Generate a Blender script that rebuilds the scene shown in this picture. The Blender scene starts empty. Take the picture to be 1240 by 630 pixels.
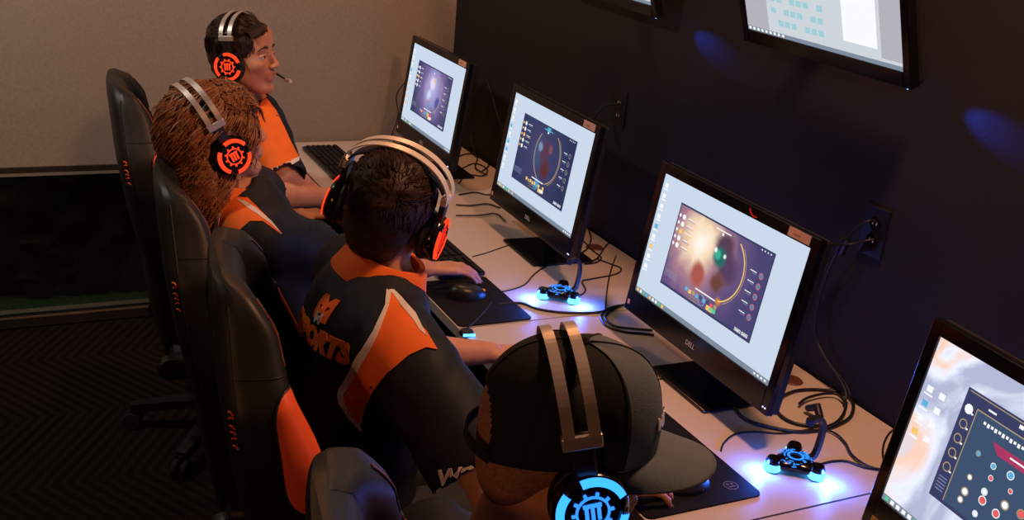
import bpy, bmesh, math, random
import numpy as np
from mathutils import Vector, Matrix
from mathutils.bvhtree import BVHTree
from mathutils.geometry import delaunay_2d_cdt
random.seed(7)
S = bpy.context.scene
COL = S.collection

# ------------------------------------------------------------------ camera
CAM = Vector((-1.82777, -0.77542, 1.85950))
CR = Vector((0.897979, -0.431084, 0.088316)).normalized()
CF = Vector((0.433413, 0.831770, -0.346860)).normalized()
CU = CR.cross(CF).normalized()
FPX, CY = 1268.1, 321.5
cam_d = bpy.data.cameras.new('camera')
cam_d.sensor_width = 36; cam_d.lens = FPX * 36 / 1240; cam_d.shift_y = 6.5 / 1240
cam_d.clip_start = .05
cam = bpy.data.objects.new('camera', cam_d); COL.objects.link(cam)
M = Matrix((CR, CU, -CF)).transposed().to_4x4(); M.translation = CAM
cam.matrix_world = M
S.camera = cam
def ray(px, py):
    return (CF + CR * ((px - 620) / FPX) - CU * ((py - CY) / FPX)).normalized()
def PD(px, py, D): return CAM + ray(px, py) * D
def PZ(px, py, z):
    d = ray(px, py); return CAM + d * ((z - CAM.z) / d.z)
def PX(px, py, x):
    d = ray(px, py); return CAM + d * ((x - CAM.x) / d.x)
def PY(px, py, y):
    d = ray(px, py); return CAM + d * ((y - CAM.y) / d.y)

# ------------------------------------------------------------------ light
S.view_settings.view_transform = 'Standard'; S.view_settings.look = 'None'
S.view_settings.exposure = 0; S.view_settings.gamma = 1
S.view_settings.use_curve_mapping = False
w = bpy.data.worlds.new('world'); S.world = w; w.use_nodes = True
w.node_tree.nodes['Background'].inputs[0].default_value = (.6, .7, 1, 1)
w.node_tree.nodes['Background'].inputs[1].default_value = .02
def area(name, loc, aim, sx, sy, power, color, spread=math.pi):
    l = bpy.data.lights.new(name, 'AREA'); l.shape = 'RECTANGLE'; l.size = sx; l.size_y = sy
    l.energy = power; l.color = color; l.spread = spread
    o = bpy.data.objects.new(name, l); COL.objects.link(o); o.location = loc
    o.rotation_euler = (Vector(aim) - Vector(loc)).to_track_quat('-Z', 'Y').to_euler()
    return o
area('warm_ceiling_light', (-.25, 2.6, 2.70), (-.6, 2.9, .7), .16, .16, 10, (1, .42, .17))
area('warm_ceiling_light', (-.35, .5, 2.70), (-1.0, .9, .7), .18, .18, 28, (1, .47, .25))
area('added_side_light', (-4.02, -1.3, 1.7), (-1.3, .3, 1.1), .22, .3, 10, (1, .40, .16))  # unseen warm light added from behind left for the near player's neck
area('neutral_wall_fill', (-2.3, 2.1, 2.68), (-2.0, 3.47, 1.4), .16, .16, 20, (1, .86, .74))  # unseen neutral fill added to brighten the grey part of the far wall

# ------------------------------------------------------------------ helpers
def obj(name, data, parent=None, mat=None):
    """data=(verts world coords, faces) -> one mesh object; parent is unrotated, vertices given in world space"""
    me = bpy.data.meshes.new(name)
    V, F = data[0], data[1]
    off = Vector((0, 0, 0)); p = parent
    while p is not None:
        off += p.location; p = p.parent
    if isinstance(V, np.ndarray):
        V = V - np.array(off)
        me.vertices.add(len(V)); me.vertices.foreach_set('co', V.astype(np.float32).ravel())
        n = F.shape[1]
        me.loops.add(F.size); me.loops.foreach_set('vertex_index', F.astype(np.int32).ravel())
        me.polygons.add(len(F)); me.polygons.foreach_set('loop_start', np.arange(0, F.size, n, dtype=np.int32))
        me.update(calc_edges=True)
    else:
        me.from_pydata([tuple(Vector(v) - off) for v in V], [], F)
    if mat:
        for m in (mat if isinstance(mat, list) else [mat]): me.materials.append(m)
    if len(data) > 2 and data[2] is not None:
        me.polygons.foreach_set('material_index', np.array(data[2], dtype=np.int32))
    me.validate(); me.update()
    o = bpy.data.objects.new(name, me); COL.objects.link(o)
    if parent: o.parent = parent
    return o
def shade(o, ang=None):
    me = o.data
    me.polygons.foreach_set('use_smooth', [True] * len(me.polygons))
    if ang is not None:
        try: me.set_sharp_from_angle(angle=math.radians(ang))
        except Exception: pass
    return o
def recalc(o):
    bm = bmesh.new(); bm.from_mesh(o.data); bmesh.ops.recalc_face_normals(bm, faces=bm.faces); bm.to_mesh(o.data); bm.free(); return o
def root(name, loc, label, cat, group=None):
    o = bpy.data.objects.new(name, None); COL.objects.link(o); o.location = loc; o.empty_display_size = .05
    return tag(o, label, cat, group)
def tag(o, label, cat, group=None):
    o['label'] = label; o['category'] = cat
    if group: o['group'] = group
    return o
def structure(o): o['kind'] = 'structure'; return o

class MB:
    """collects shapes into one mesh"""
    def __init__(s): s.v = []; s.f = []; s.m = []
    def add(s, v, f, m=0):
        b = len(s.v); s.v += [Vector(q) for q in v]; s.f += [[i + b for i in q] for q in f]; s.m += [m] * len(f); return s
    def box(s, lo, hi, m=0, T=None, bev=0):
        bm = bmesh.new(); bmesh.ops.create_cube(bm, size=1)
        lo = Vector(lo); hi = Vector(hi)
        for v in bm.verts: v.co = Vector([(lo[i] + hi[i]) / 2 + v.co[i] * (hi[i] - lo[i]) for i in range(3)])
        if bev: bmesh.ops.bevel(bm, geom=bm.edges[:], offset=bev, segments=2, affect='EDGES', profile=.5)
        bm.verts.index_update()
        v = [(T @ q.co if T else q.co.copy()) for q in bm.verts]; f = [[q.index for q in p.verts] for p in bm.faces]
        bm.free(); return s.add(v, f, m)
    def quad(s, a, b, c, d, m=0): return s.add([a, b, c, d], [[0, 1, 2, 3]], m)
    def tube(s, pts, r, seg=8, m=0, closed=False, caps=True):
        pts = [Vector(p) for p in pts]; n = len(pts); R = r if isinstance(r, (list, tuple)) else [r] * n
        ts = []
        for i in range(n):
            a = pts[(i - 1) % n] if (closed or i > 0) else pts[0]; b = pts[(i + 1) % n] if (closed or i < n - 1) else pts[-1]
            t = (b - a); ts.append(t.normalized() if t.length > 1e-9 else Vector((0, 0, 1)))
        nrm = ts[0].orthogonal().normalized(); v = []; f = []
        for i in range(n):
            nrm = (nrm - ts[i] * nrm.dot(ts[i])); nrm = nrm.normalized() if nrm.length > 1e-6 else ts[i].orthogonal().normalized()
            bn = ts[i].cross(nrm)
            for k in range(seg):
                a = 2 * math.pi * k / seg; v.append(pts[i] + (nrm * math.cos(a) + bn * math.sin(a)) * R[i])
        for i in range(n if closed else n - 1):
            for k in range(seg):
                a = i * seg; b = ((i + 1) % n) * seg; f.append([a + k, a + (k + 1) % seg, b + (k + 1) % seg, b + k])
        if caps and not closed: f.append(list(range(seg))[::-1]); f.append([(n - 1) * seg + k for k in range(seg)])
        return s.add(v, f, m)
    def lathe(s, prof, T=None, seg=32, m=0, a0=0, a1=2 * math.pi):
        """prof [(r,z)] about local z; open arcs when a1-a0<2pi"""
        T = T or Matrix(); full = abs(a1 - a0 - 2 * math.pi) < 1e-6; n = seg if full else seg + 1; v = []; f = []
        for (r, z) in prof:
            for k in range(n):
                a = a0 + (a1 - a0) * k / seg; v.append(T @ Vector((r * math.cos(a), r * math.sin(a), z)))
        P = len(prof)
        for i in range(P - 1):
            for k in range(seg):
                k2 = (k + 1) % n; f.append([i * n + k, i * n + k2, (i + 1) * n + k2, (i + 1) * n + k])
        return s.add(v, f, m)
    def ribbon(s, pts, wdir, width, thick, m=0, closed=False):
        """flat strap: pts centre line, wdir(i) width direction"""
        pts = [Vector(p) for p in pts]; n = len(pts); v = []; f = []
        for i in range(n):
            a = pts[max(i - 1, 0)]; b = pts[min(i + 1, n - 1)]; t = (b - a).normalized()
            wd = (wdir if isinstance(wdir, Vector) else wdir[i]); wd = (wd - t * wd.dot(t)).normalized(); nn = t.cross(wd)
            wi = width[i] if isinstance(width, list) else width
            for (p, q) in ((-1, -1), (1, -1), (1, 1), (-1, 1)): v.append(pts[i] + wd * wi / 2 * p + nn * thick / 2 * q)
        for i in range(n - 1):
            for k in range(4): a = i * 4; f.append([a + k, a + (k + 1) % 4, a + 4 + (k + 1) % 4, a + 4 + k])
        f.append([0, 3, 2, 1]); f.append([(n - 1) * 4 + k for k in range(4)])
        return s.add(v, f, m)
    def build(s, name, parent=None, mat=None, sm=None):
        o = obj(name, (s.v, s.f, s.m), parent, mat); recalc(o)
        if sm is not None: shade(o, sm)
        return o
def spline(pts, n=8, closed=False):
    pts = [Vector(p) for p in pts]; N = len(pts); out = []
    for i in range(N if closed else N - 1):
        g = (lambda j: pts[j % N]) if closed else (lambda j: pts[min(max(j, 0), N - 1)])
        p0, p1, p2, p3 = g(i - 1), g(i), g(i + 1), g(i + 2)
        for k in range(n):
            t = k / n
            out.append(.5 * ((2 * p1) + (p2 - p0) * t + (2 * p0 - 5 * p1 + 4 * p2 - p3) * t * t + (3 * p1 - p0 - 3 * p2 + p3) * t ** 3))
    if not closed: out.append(pts[-1])
    return out
def frame(o, x, z):
    """matrix with local x, z axes"""
    z = Vector(z).normalized(); x = Vector(x); x = (x - z * x.dot(z)).normalized(); y = z.cross(x)
    m = Matrix((x, y, z)).transposed().to_4x4(); m.translation = Vector(o); return m

# ------------------------------------------------------------------ materials
def mat(name, color, rough=.5, metal=0, emit=None, es=0, noise=None, bump=None, spec=.5, coat=0, sheen=0, trans=0):
    m = bpy.data.materials.new(name); m.use_nodes = True; nt = m.node_tree; b = nt.nodes['Principled BSDF']
    I = b.inputs; I['Base Color'].default_value = (*color, 1); I['Roughness'].default_value = rough; I['Metallic'].default_value = metal
    I['Specular IOR Level'].default_value = spec
    if coat: I['Coat Weight'].default_value = coat; I['Coat Roughness'].default_value = .1
    if sheen: I['Sheen Weight'].default_value = sheen
    if trans: I['Transmission Weight'].default_value = trans
    if emit: I['Emission Color'].default_value = (*emit, 1); I['Emission Strength'].default_value = es
    if noise or bump: tc = nt.nodes.new('ShaderNodeTexCoord')
    if noise:   # (scale, color2, detail)
        n = nt.nodes.new('ShaderNodeTexNoise'); n.inputs['Scale'].default_value = noise[0]; n.inputs['Detail'].default_value = noise[2] if len(noise) > 2 else 4
        nt.links.new(tc.outputs['Object'], n.inputs['Vector'])
        mx = nt.nodes.new('ShaderNodeMix'); mx.data_type = 'RGBA'; mx.inputs[6].default_value = (*color, 1); mx.inputs[7].default_value = (*noise[1], 1)
        rp = nt.nodes.new('ShaderNodeMapRange'); rp.inputs[1].default_value = .35; rp.inputs[2].default_value = .65
        nt.links.new(n.outputs['Fac'], rp.inputs[0]); nt.links.new(rp.outputs[0], mx.inputs[0]); nt.links.new(mx.outputs[2], I['Base Color'])
    if bump:    # (scale, strength, kind)
        if len(bump) > 2 and bump[2] == 'voronoi': n = nt.nodes.new('ShaderNodeTexVoronoi')
        else: n = nt.nodes.new('ShaderNodeTexNoise'); n.inputs['Detail'].default_value = 5
        n.inputs['Scale'].default_value = bump[0]; nt.links.new(tc.outputs['Object'], n.inputs['Vector'])
        bp = nt.nodes.new('ShaderNodeBump'); bp.inputs['Strength'].default_value = bump[1]; bp.inputs['Distance'].default_value = .002
        nt.links.new(n.outputs[0], bp.inputs['Height']); nt.links.new(bp.outputs[0], I['Normal'])
    return m
def emis(name, color, s):
    m = bpy.data.materials.new(name); m.use_nodes = True; nt = m.node_tree; nt.nodes.clear()
    e = nt.nodes.new('ShaderNodeEmission'); e.inputs[0].default_value = (*color, 1); e.inputs[1].default_value = s
    o = nt.nodes.new('ShaderNodeOutputMaterial'); nt.links.new(e.outputs[0], o.inputs[0]); return m
def emis_art(name, stops, scale, s, seed=0, dist=1.5):
    """backlit picture: smoky multi-colour art on a screen"""
    m = bpy.data.materials.new(name); m.use_nodes = True; nt = m.node_tree; nt.nodes.clear()
    tc = nt.nodes.new('ShaderNodeTexCoord'); mp = nt.nodes.new('ShaderNodeMapping'); mp.inputs['Location'].default_value = (seed, seed * 1.7, seed * .3)
    n = nt.nodes.new('ShaderNodeTexNoise'); n.inputs['Scale'].default_value = scale; n.inputs['Detail'].default_value = 5; n.inputs['Distortion'].default_value = dist
    r = nt.nodes.new('ShaderNodeValToRGB'); e = nt.nodes.new('ShaderNodeEmission'); e.inputs[1].default_value = s
    o = nt.nodes.new('ShaderNodeOutputMaterial')
    el = r.color_ramp.elements
    while len(el) < len(stops): el.new(.5)
    for k, (p, c) in enumerate(stops): el[k].position = p; el[k].color = (*c, 1)
    nt.links.new(tc.outputs['Object'], mp.inputs[0]); nt.links.new(mp.outputs[0], n.inputs['Vector']); nt.links.new(n.outputs[0], r.inputs[0])
    nt.links.new(r.outputs[0], e.inputs[0]); nt.links.new(e.outputs[0], o.inputs[0]); return m

K = {}
K['wall_dark'] = mat('dark_wall_paint', (.022, .020, .022), .75, bump=(120, .3), spec=.25)
K['wall_beige'] = mat('beige_wall_paint', (.33, .28, .235), .85, noise=(90, (.29, .245, .205)), bump=(140, .25), spec=.2)
K['ceiling'] = mat('ceiling_paint', (.25, .24, .22), .9)
K['rail'] = mat('dark_rail', (.03, .022, .018), .4)
K['desk'] = mat('desk_laminate', (.60, .53, .49), .42, noise=(300, (.56, .49, .45), 2), spec=.4)
K['desk_edge'] = mat('desk_edge_band', (.50, .46, .43), .5)
K['steel_black'] = mat('black_powder_steel', (.012, .012, .013), .45, .3)
K['plastic'] = mat('black_plastic', (.008, .008, .009), .38, spec=.5)
K['gloss'] = mat('gloss_black_plastic', (.006, .006, .008), .16, spec=.5)
K['matte'] = mat('matte_black', (.011, .010, .012), .75, spec=.25)
K['pad'] = mat('mousepad_cloth', (.006, .0055, .007), .7, bump=(900, .2), spec=.15)
K['leather'] = mat('black_leather', (.009, .0095, .010), .46, bump=(700, .12), spec=.42)
K['orange_leather'] = mat('orange_leather', (.92, .13, .04), .42, bump=(700, .12), spec=.4)
K['orange_thread'] = mat('orange_thread', (.45, .07, .02), .7)
K['navy'] = mat('navy_jersey_knit', (.0075, .010, .017), .62, noise=(14, (.010, .013, .022)), bump=(500, .25), spec=.25)
K['orange'] = mat('orange_jersey_knit', (.95, .19, .03), .65, noise=(30, (.90, .165, .024)), bump=(500, .3), spec=.2)
K['white_cloth'] = mat('white_piping_cloth', (.72, .66, .62), .7)
K['print_white'] = mat('white_print', (.75, .74, .72), .5)
K['skin'] = mat('skin', (.62, .30, .19), .48, noise=(35, (.56, .25, .155)), bump=(300, .2), spec=.35)
K['lips'] = mat('lip_skin', (.50, .16, .12), .45)
K['eye_white'] = mat('eye_white', (.75, .72, .70), .25); K['iris'] = mat('iris', (.05, .06, .05), .2)
K['brown_hair'] = mat('dark_brown_hair', (.030, .013, .008), .5, bump=(400, .4), spec=.35)
K['stubble'] = mat('shaved_hair_skin', (.36, .17, .10), .7, noise=(220, (.24, .10, .06)))
K['brow'] = mat('brown_brow_hair', (.05, .022, .012), .6)
K['ginger_hair'] = mat('sandy_ginger_hair', (.36, .15, .06), .45, noise=(40, (.20, .07, .028)), bump=(160, 1), spec=.45)
K['cap_front'] = mat('slate_grey_cap_twill', (.12, .155, .19), .85, bump=(700, .5), spec=.2)
K['cap'] = mat('black_cap_mesh', (.014, .015, .017), .82, bump=(700, .5), spec=.2)
K['metal_band'] = mat('brushed_headband_steel', (.72, .66, .62), .34, .75)
K['white_band'] = mat('pale_headband_metal', (.82, .78, .72), .4, .35)
K['dark_metal'] = mat('dark_metal', (.06, .055, .055), .3, .8)
K['red_glow'] = emis('red_ring_light', (1, .045, .012), 1.6); K['red_dim'] = emis('red_badge_light', (1, .03, .02), .8)
K['blue_ring'] = emis('blue_ring_light', (.03, .28, 1), 2.2)
K['blue_glow'] = emis('blue_hub_light', (.06, .36, 1), 5); K['blue_soft'] = emis('blue_pattern_light', (.03, .25, 1), 1.5); K['led_blue'] = emis('blue_led', (.1, .3, 1), 14)
K['led_white'] = emis('white_led', (.7, .7, 1), 3)
K['sticker'] = mat('peach_sticker', (.95, .56, .42), .6); K['ink'] = mat('sticker_ink', (.10, .04, .03), .6)
K['cable'] = mat('black_cable', (.008, .008, .010), .45)
K['jeans'] = mat('dark_trousers', (.012, .013, .018), .8); K['shoe'] = mat('black_shoe', (.02, .02, .02), .6)
K['grommet'] = mat('brown_grommet', (.13, .045, .025), .5)
K['tattoo'] = mat('tattoo_ink', (.17, .075, .055), .6)
K['glass'] = mat('dark_glass', (.9, .95, .92), .03, trans=1.0)
K['hedge'] = mat('night_foliage', (.006, .010, .005), .8, noise=(9, (.03, .028, .012), 8), bump=(30, 1))
K['grass'] = mat('lit_turf', (.05, .10, .05), .9, noise=(40, (.08, .15, .08)))
K['lamp'] = emis('warm_lamp_face', (1, .5, .25), 3)

# carpet with herringbone ribs
cm = mat('herringbone_carpet', (.010, .006, .004), .95, spec=.1); nt = cm.node_tree
tc = nt.nodes.new('ShaderNodeTexCoord'); sp = nt.nodes.new('ShaderNodeSeparateXYZ'); nt.links.new(tc.outputs['Object'], sp.inputs[0])
def mth(op, a, b=None):
    n = nt.nodes.new('ShaderNodeMath'); n.operation = op
    for i, q in enumerate((a, b)):
        if q is None: continue
        if isinstance(q, (int, float)): n.inputs[i].default_value = q
        else: nt.links.new(q, n.inputs[i])
    return n.outputs[0]
pp = mth('PINGPONG', sp.outputs[1], .45); st = mth('SINE', mth('MULTIPLY', mth('ADD', sp.outputs[0], mth('MULTIPLY', pp, .6)), 150))
mx = nt.nodes.new('ShaderNodeMix'); mx.data_type = 'RGBA'; mx.inputs[6].default_value = (.007, .0045, .003, 1); mx.inputs[7].default_value = (.017, .010, .006, 1)
nt.links.new(mth('ADD', mth('MULTIPLY', st, .5), .5), mx.inputs[0]); nt.links.new(mx.outputs[2], nt.nodes['Principled BSDF'].inputs['Base Color'])
K['carpet'] = cm

# ------------------------------------------------------------------ room
YB, XL, YN, ZC = 3.476, -4.2, -3.2, 2.75
structure(MB().box((XL, YN, -.05), (0, YB, 0)).build('floor', None, K['carpet']))
structure(MB().box((XL - .1, YN - .1, ZC), (.1, YB + .1, ZC + .1)).build('ceiling', None, K['ceiling']))
structure(MB().box((0, YN - .1, -.05), (.1, YB + .1, ZC)).build('wall_right', None, K['wall_dark']))
structure(MB().box((XL - .1, YN - .1, -.05), (XL, YB + .1, ZC)).build('wall_left', None, K['wall_beige']))
structure(MB().box((XL, YN - .1, -.05), (0, YN, ZC)).build('wall_near', None, K['wall_beige']))
WX0, WX1, WZ0, WZ1 = -4.0, -.95, .036, .648
wf = MB().box((XL, YB, WZ1), (0, YB + .1, ZC)).box((XL, YB, -.05), (0, YB + .1, WZ0)).box((WX1, YB, WZ0), (0, YB + .1, WZ1)).box((XL, YB, WZ0), (WX0, YB + .1, WZ1))
structure(wf.build('wall_far', None, K['wall_beige']))
win = structure(root('window_1', (WX0, YB, WZ0), '', '')); del win['label']; del win['category']
g = MB().box((WX0, YB - .012, WZ1 - .008), (WX1, YB + .05, WZ1 + .014)).box((WX0, YB - .02, WZ0 - .03), (WX1, YB + .05, WZ0 + .004)).box((WX0 - .02, YB - .012, WZ0), (WX0 + .02, YB + .05, WZ1)).box((WX1 - .02, YB - .012, WZ0), (WX1 + .02, YB + .05, WZ1))
structure(g.build('window_frame', win, K['rail']))
structure(MB().box((WX0 + .02, YB - .022, WZ0 + .008), (WX1, YB - .014, WZ0 + .014)).build('window_sill_trim', win, mat('worn_wood_strip', (.16, .10, .06), .5)))
structure(MB().box((WX0 + .02, YB + .02, WZ0 + .008), (WX1 - .02, YB + .026, WZ1 - .008)).build('window_pane', win, K['glass']))
hd = MB(); nx, nz = 90, 24
vs = []; fs = []
for i in range(nx + 1):
    for j in range(nz + 1):
        x = -5 + 5 * i / nx; z = -.1 + .9 * j / nz
        vs.append((x, YB + .55 + .25 * z + random.uniform(-.05, .05) + .06 * math.sin(x * 5 + z * 7), z + random.uniform(-.01, .01)))
for i in range(nx):
    for j in range(nz): a = i * (nz + 1) + j; fs.append([a, a + nz + 1, a + nz + 2, a + 1])
h = MB().add(vs, fs).build('hedge', None, K['hedge'], 60); tag(h, 'dark hedge outside the low window in the beige wall', 'hedge')
area('hedge_fill_light', (-2.4, YB + .45, 1.6), (-2.6, YB + .7, .2), 2.5, .2, 2.2, (1, 1, .5))  # unseen light added outside to lift the hedge behind the pane
structure(MB().box((WX0 + .02, YB - .013, WZ1 - .020), (WX1, YB - .002, WZ1 - .008)).build('window_trim', win, mat('pale_window_bead', (.22, .20, .17), .5)))
structure(MB().box((-5, YB + .1, -.12), (.5, YB + 3, -.08)).build('ground', None, K['grass']))
structure(MB().box((WX1, YB - .012, 0), (-.0, YB, .08)).build('baseboard_far', None, K['rail']))
structure(MB().box((-.012, YN, 0), (0, YB - .012, .08)).build('baseboard_right', None, K['rail']))

# ceiling lamps (two warm ones over the desks, third added unseen for the wall fill)
for i, (x, y) in enumerate(((-.25, 2.6), (-.35, .5), (-2.3, 2.1))):
    r_ = root('ceiling_lamp', (x, y, ZC), ['recessed ceiling lamp over the far end of the desks', 'recessed ceiling lamp over the near end of the desks', 'recessed ceiling lamp over the open floor'][i], 'lamp', 'ceiling lamps')
    T = Matrix.Translation((x, y, ZC)); MB().lathe([(.10, 0), (.10, -.012), (.085, -.014), (.08, -.004)], T).build('trim_ring', r_, K['wall_beige'], 30)
    MB().lathe([(.0001, -.004), (.08, -.004)], T).build('lamp_face', r_, K['lamp'])

r_ = root('added_wall_lamp', (XL, -1.3, 1.55), 'warm lamp box fixed to the left wall behind the viewer', 'lamp')  # invented fixture, added to carry the warm side light
MB().box((XL, -1.42, 1.52), (XL + .03, -1.18, 1.88), bev=.004).build('back_plate', r_, K['steel_black'])
MB().box((XL + .03, -1.38, 1.56), (XL + .12, -1.22, 1.84), bev=.006).build('lamp_shade', r_, K['lamp'])

# ------------------------------------------------------------------ desks
DZ, DF = .74, -.776
def desk(y0, y1, label, round_far=False, grommets=()):
    r_ = root('desk', ((DF) / 2, (y0 + y1) / 2, 0), label, 'desk', 'white desks along the dark wall')
    pts = []
    R = .045
    def corner(cx, cy, a0):
        return [(cx + R * math.cos(math.radians(a0 + k * 15)), cy + R * math.sin(math.radians(a0 + k * 15))) for k in range(7)]
    x0, x1 = DF, -.008
    pts = ([(x0, y0), (x1, y0), (x1, y1)] + (corner(x0 + R, y1 - R, 90) if round_far else [(x0, y1)]))
    n = len(pts)
    v = [(x, y, DZ) for x, y in pts] + [(x, y, DZ - .028) for x, y in pts]
    v2 = [(x, y, DZ - .0005) for x, y in pts]
    MB().add(v, [list(range(n)), list(range(2 * n - 1, n - 1, -1))], 0).add(v, [[i, (i + 1) % n, n + (i + 1) % n, n + i] for i in range(n)], 1).build('tabletop', r_, [K['desk'], K['desk_edge']])
    for yy in (y0 + .08, y1 - .08):
        for xx in (DF + .1, -.1):
            MB().tube([(xx, yy, 0.012), (xx, yy, DZ - .028)], .022, 12).lathe([(.03, 0), (.03, .012), (.02, .014)], Matrix.Translation((xx, yy, 0)), 16).build('leg', r_, K['steel_black'], 40)
    MB().box((DF + .1, y0 + .08, DZ - .07), (DF + .13, y1 - .08, DZ - .0285)).build('crossbar', r_, K['steel_black'])
    for (gx, gy) in grommets:
        MB().lathe([(.0001, .004), (.026, .004), (.030, .0)], Matrix.Translation((gx, gy, DZ)), 24).build('cable_grommet', r_, K['grommet'], 40)
    return r_
g2 = PZ(720, 300, DZ); g3 = PZ(958, 461, DZ)
desk(1.513, 3.440, 'long white desk section by the beige wall carrying the two farthest standing monitors', True, [(g2.x, g2.y)])
desk(.536, 1.508, 'short white desk section in the middle under the big black monitor', False, [(g3.x, g3.y)])
desk(-1.4, .531, 'nearest white desk section running out of the bottom right corner')

# ------------------------------------------------------------------ monitors
MON = {  # screen corners TL TR BR BL (world)
 1: [(-.279, 3.221, 1.199), (-.291, 2.662, 1.199), (-.334, 2.663, .887), (-.321, 3.222, .887)],
 2: [(-.279, 2.279, 1.199), (-.298, 1.719, 1.199), (-.340, 1.721, .887), (-.321, 2.280, .887)],
 3: [(-.324, 1.322, 1.199), (-.337, .762, 1.199), (-.379, .763, .887), (-.367, 1.323, .887)],
 4: [(-.421, .339, 1.199), (-.472, -.218, 1.199), (-.515, -.214, .887), (-.463, .343, .887)]}
K['scr_white'] = emis('screen_white_page', (.60, .70, .84), 1.0)
K['scr_bar'] = emis('screen_grey_bar', (.27, .33, .42), .8)
K['scr_icon'] = emis('screen_icon', (.95, .97, 1), 1.0); K['scr_icon2'] = emis('screen_icon_blue', (.12, .45, .75), 1.0); K['scr_icon3'] = emis('screen_icon_amber', (.95, .6, .15), 1.0)
K['scr_green'] = emis('screen_icon_green', (.1, .6, .3), 1)
K['scr_navy'] = emis('screen_navy_window', (.045, .05, .13), 1.0); K['scr_panel'] = emis('screen_slate_panel', (.05, .085, .16), 1.0); K['scr_gold'] = emis('screen_gold_line', (.45, .34, .18), 1)
K['scr_red'] = emis('screen_red_icon', (.85, .12, .12), 1); K['scr_dimtxt'] = emis('screen_dim_text', (.25, .28, .45), 1)
art = {1: emis_art('screen_art_dusk', [(.3, (.05, .04, .10)), (.45, (.10, .08, .22)), (.55, (.22, .20, .45)), (.66, (.75, .72, .9))], 9, 1.0, 3),
       2: emis_art('screen_art_deep_blue', [(.3, (.02, .02, .06)), (.48, (.045, .045, .14)), (.58, (.10, .04, .10)), (.72, (.10, .25, .45))], 9, 1.0, 8),
       3: emis_art('screen_art_violet', [(.3, (.06, .04, .12)), (.48, (.13, .10, .26)), (.6, (.28, .17, .30)), (.75, (.45, .30, .40))], 7, 1.0, 1),
       4: emis_art('screen_art_sunset', [(.40, (.42, .45, .62)), (.47, (.80, .84, .98)), (.53, (.92, .60, .46)), (.60, (.60, .70, .92))], 4, 1.1, 5, .8)}
def radial_glow(name, center, colr, rad, blobs):
    """backlit picture with a soft bright burst at a point of the artwork (object space)"""
    m = bpy.data.materials.new(name); m.use_nodes = True; nt = m.node_tree; nt.nodes.clear()
    tc = nt.nodes.new('ShaderNodeTexCoord'); vm = nt.nodes.new('ShaderNodeVectorMath'); vm.operation = 'DISTANCE'; vm.inputs[1].default_value = center
    nz_ = nt.nodes.new('ShaderNodeTexNoise'); nz_.inputs['Scale'].default_value = 14; nz_.inputs['Detail'].default_value = 4; nz_.inputs['Distortion'].default_value = 1
    ad = nt.nodes.new('ShaderNodeMath'); ad.operation = 'MULTIPLY_ADD'; ad.inputs[1].default_value = .06; 
    mr = nt.nodes.new('ShaderNodeMapRange'); mr.inputs[1].default_value = 0.03; mr.inputs[2].default_value = rad + .03; mr.clamp = True
    r = nt.nodes.new('ShaderNodeValToRGB'); e = nt.nodes.new('ShaderNodeEmission'); o = nt.nodes.new('ShaderNodeOutputMaterial')
    el = r.color_ramp.elements
    while len(el) < len(colr): el.new(.5)
    for k, (p, c) in enumerate(colr): el[k].position = p; el[k].color = (*c, 1)
    nt.links.new(tc.outputs['Object'], vm.inputs[0]); nt.links.new(tc.outputs['Object'], nz_.inputs['Vector'])
    nt.links.new(nz_.outputs[0], ad.inputs[0]); nt.links.new(vm.outputs['Value'], ad.inputs[2]); nt.links.new(ad.outputs[0], mr.inputs[0]); nt.links.new(mr.outputs[0], r.inputs[0])
    cur = r.outputs[0]
    for (bc, br, bcol) in (blobs or []):
        dv = nt.nodes.new('ShaderNodeVectorMath'); dv.operation = 'DISTANCE'; dv.inputs[1].default_value = bc; nt.links.new(tc.outputs['Object'], dv.inputs[0])
        a2 = nt.nodes.new('ShaderNodeMath'); a2.operation = 'MULTIPLY_ADD'; a2.inputs[1].default_value = br * .9; nt.links.new(nz_.outputs[0], a2.inputs[0]); nt.links.new(dv.outputs['Value'], a2.inputs[2])
        m2 = nt.nodes.new('ShaderNodeMapRange'); m2.interpolation_type = 'SMOOTHSTEP'; m2.inputs[1].default_value = br * .85; m2.inputs[2].default_value = br * 1.6; m2.inputs[3].default_value = 1; m2.inputs[4].default_value = 0; nt.links.new(a2.outputs[0], m2.inputs[0])
        mxx = nt.nodes.new('ShaderNodeMix'); mxx.data_type = 'RGBA'; mxx.inputs[7].default_value = (*bcol, 1); nt.links.new(m2.outputs[0], mxx.inputs[0]); nt.links.new(cur, mxx.inputs[6]); cur = mxx.outputs[2]
    nt.links.new(cur, e.inputs[0]); nt.links.new(e.outputs[0], o.inputs[0]); return m

def text_verts(body, size=1.0, shear=0.0, bold=0.0):
    cu = bpy.data.curves.new('t', 'FONT'); cu.body = body; cu.size = size; cu.shear = shear; cu.offset = bold; cu.resolution_u = 4
    o = bpy.data.objects.new('t', cu); COL.objects.link(o)
    dg = bpy.context.evaluated_depsgraph_get(); dg.update(); me = o.evaluated_get(dg).to_mesh()
    bm = bmesh.new(); bm.from_mesh(me); bmesh.ops.triangulate(bm, faces=bm.faces)
    bmesh.ops.subdivide_edges(bm, edges=[e for e in bm.edges if e.calc_length() > size * .2], cuts=2, use_grid_fill=False)
    bmesh.ops.triangulate(bm, faces=bm.faces); bm.verts.index_update()
    v = [(q.co.x, q.co.y) for q in bm.verts]; f = [[q.index for q in p.verts] for p in bm.faces]; bm.free()
    o.evaluated_get(dg).to_mesh_clear(); bpy.data.objects.remove(o); bpy.data.curves.remove(cu)
    return v, f

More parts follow.
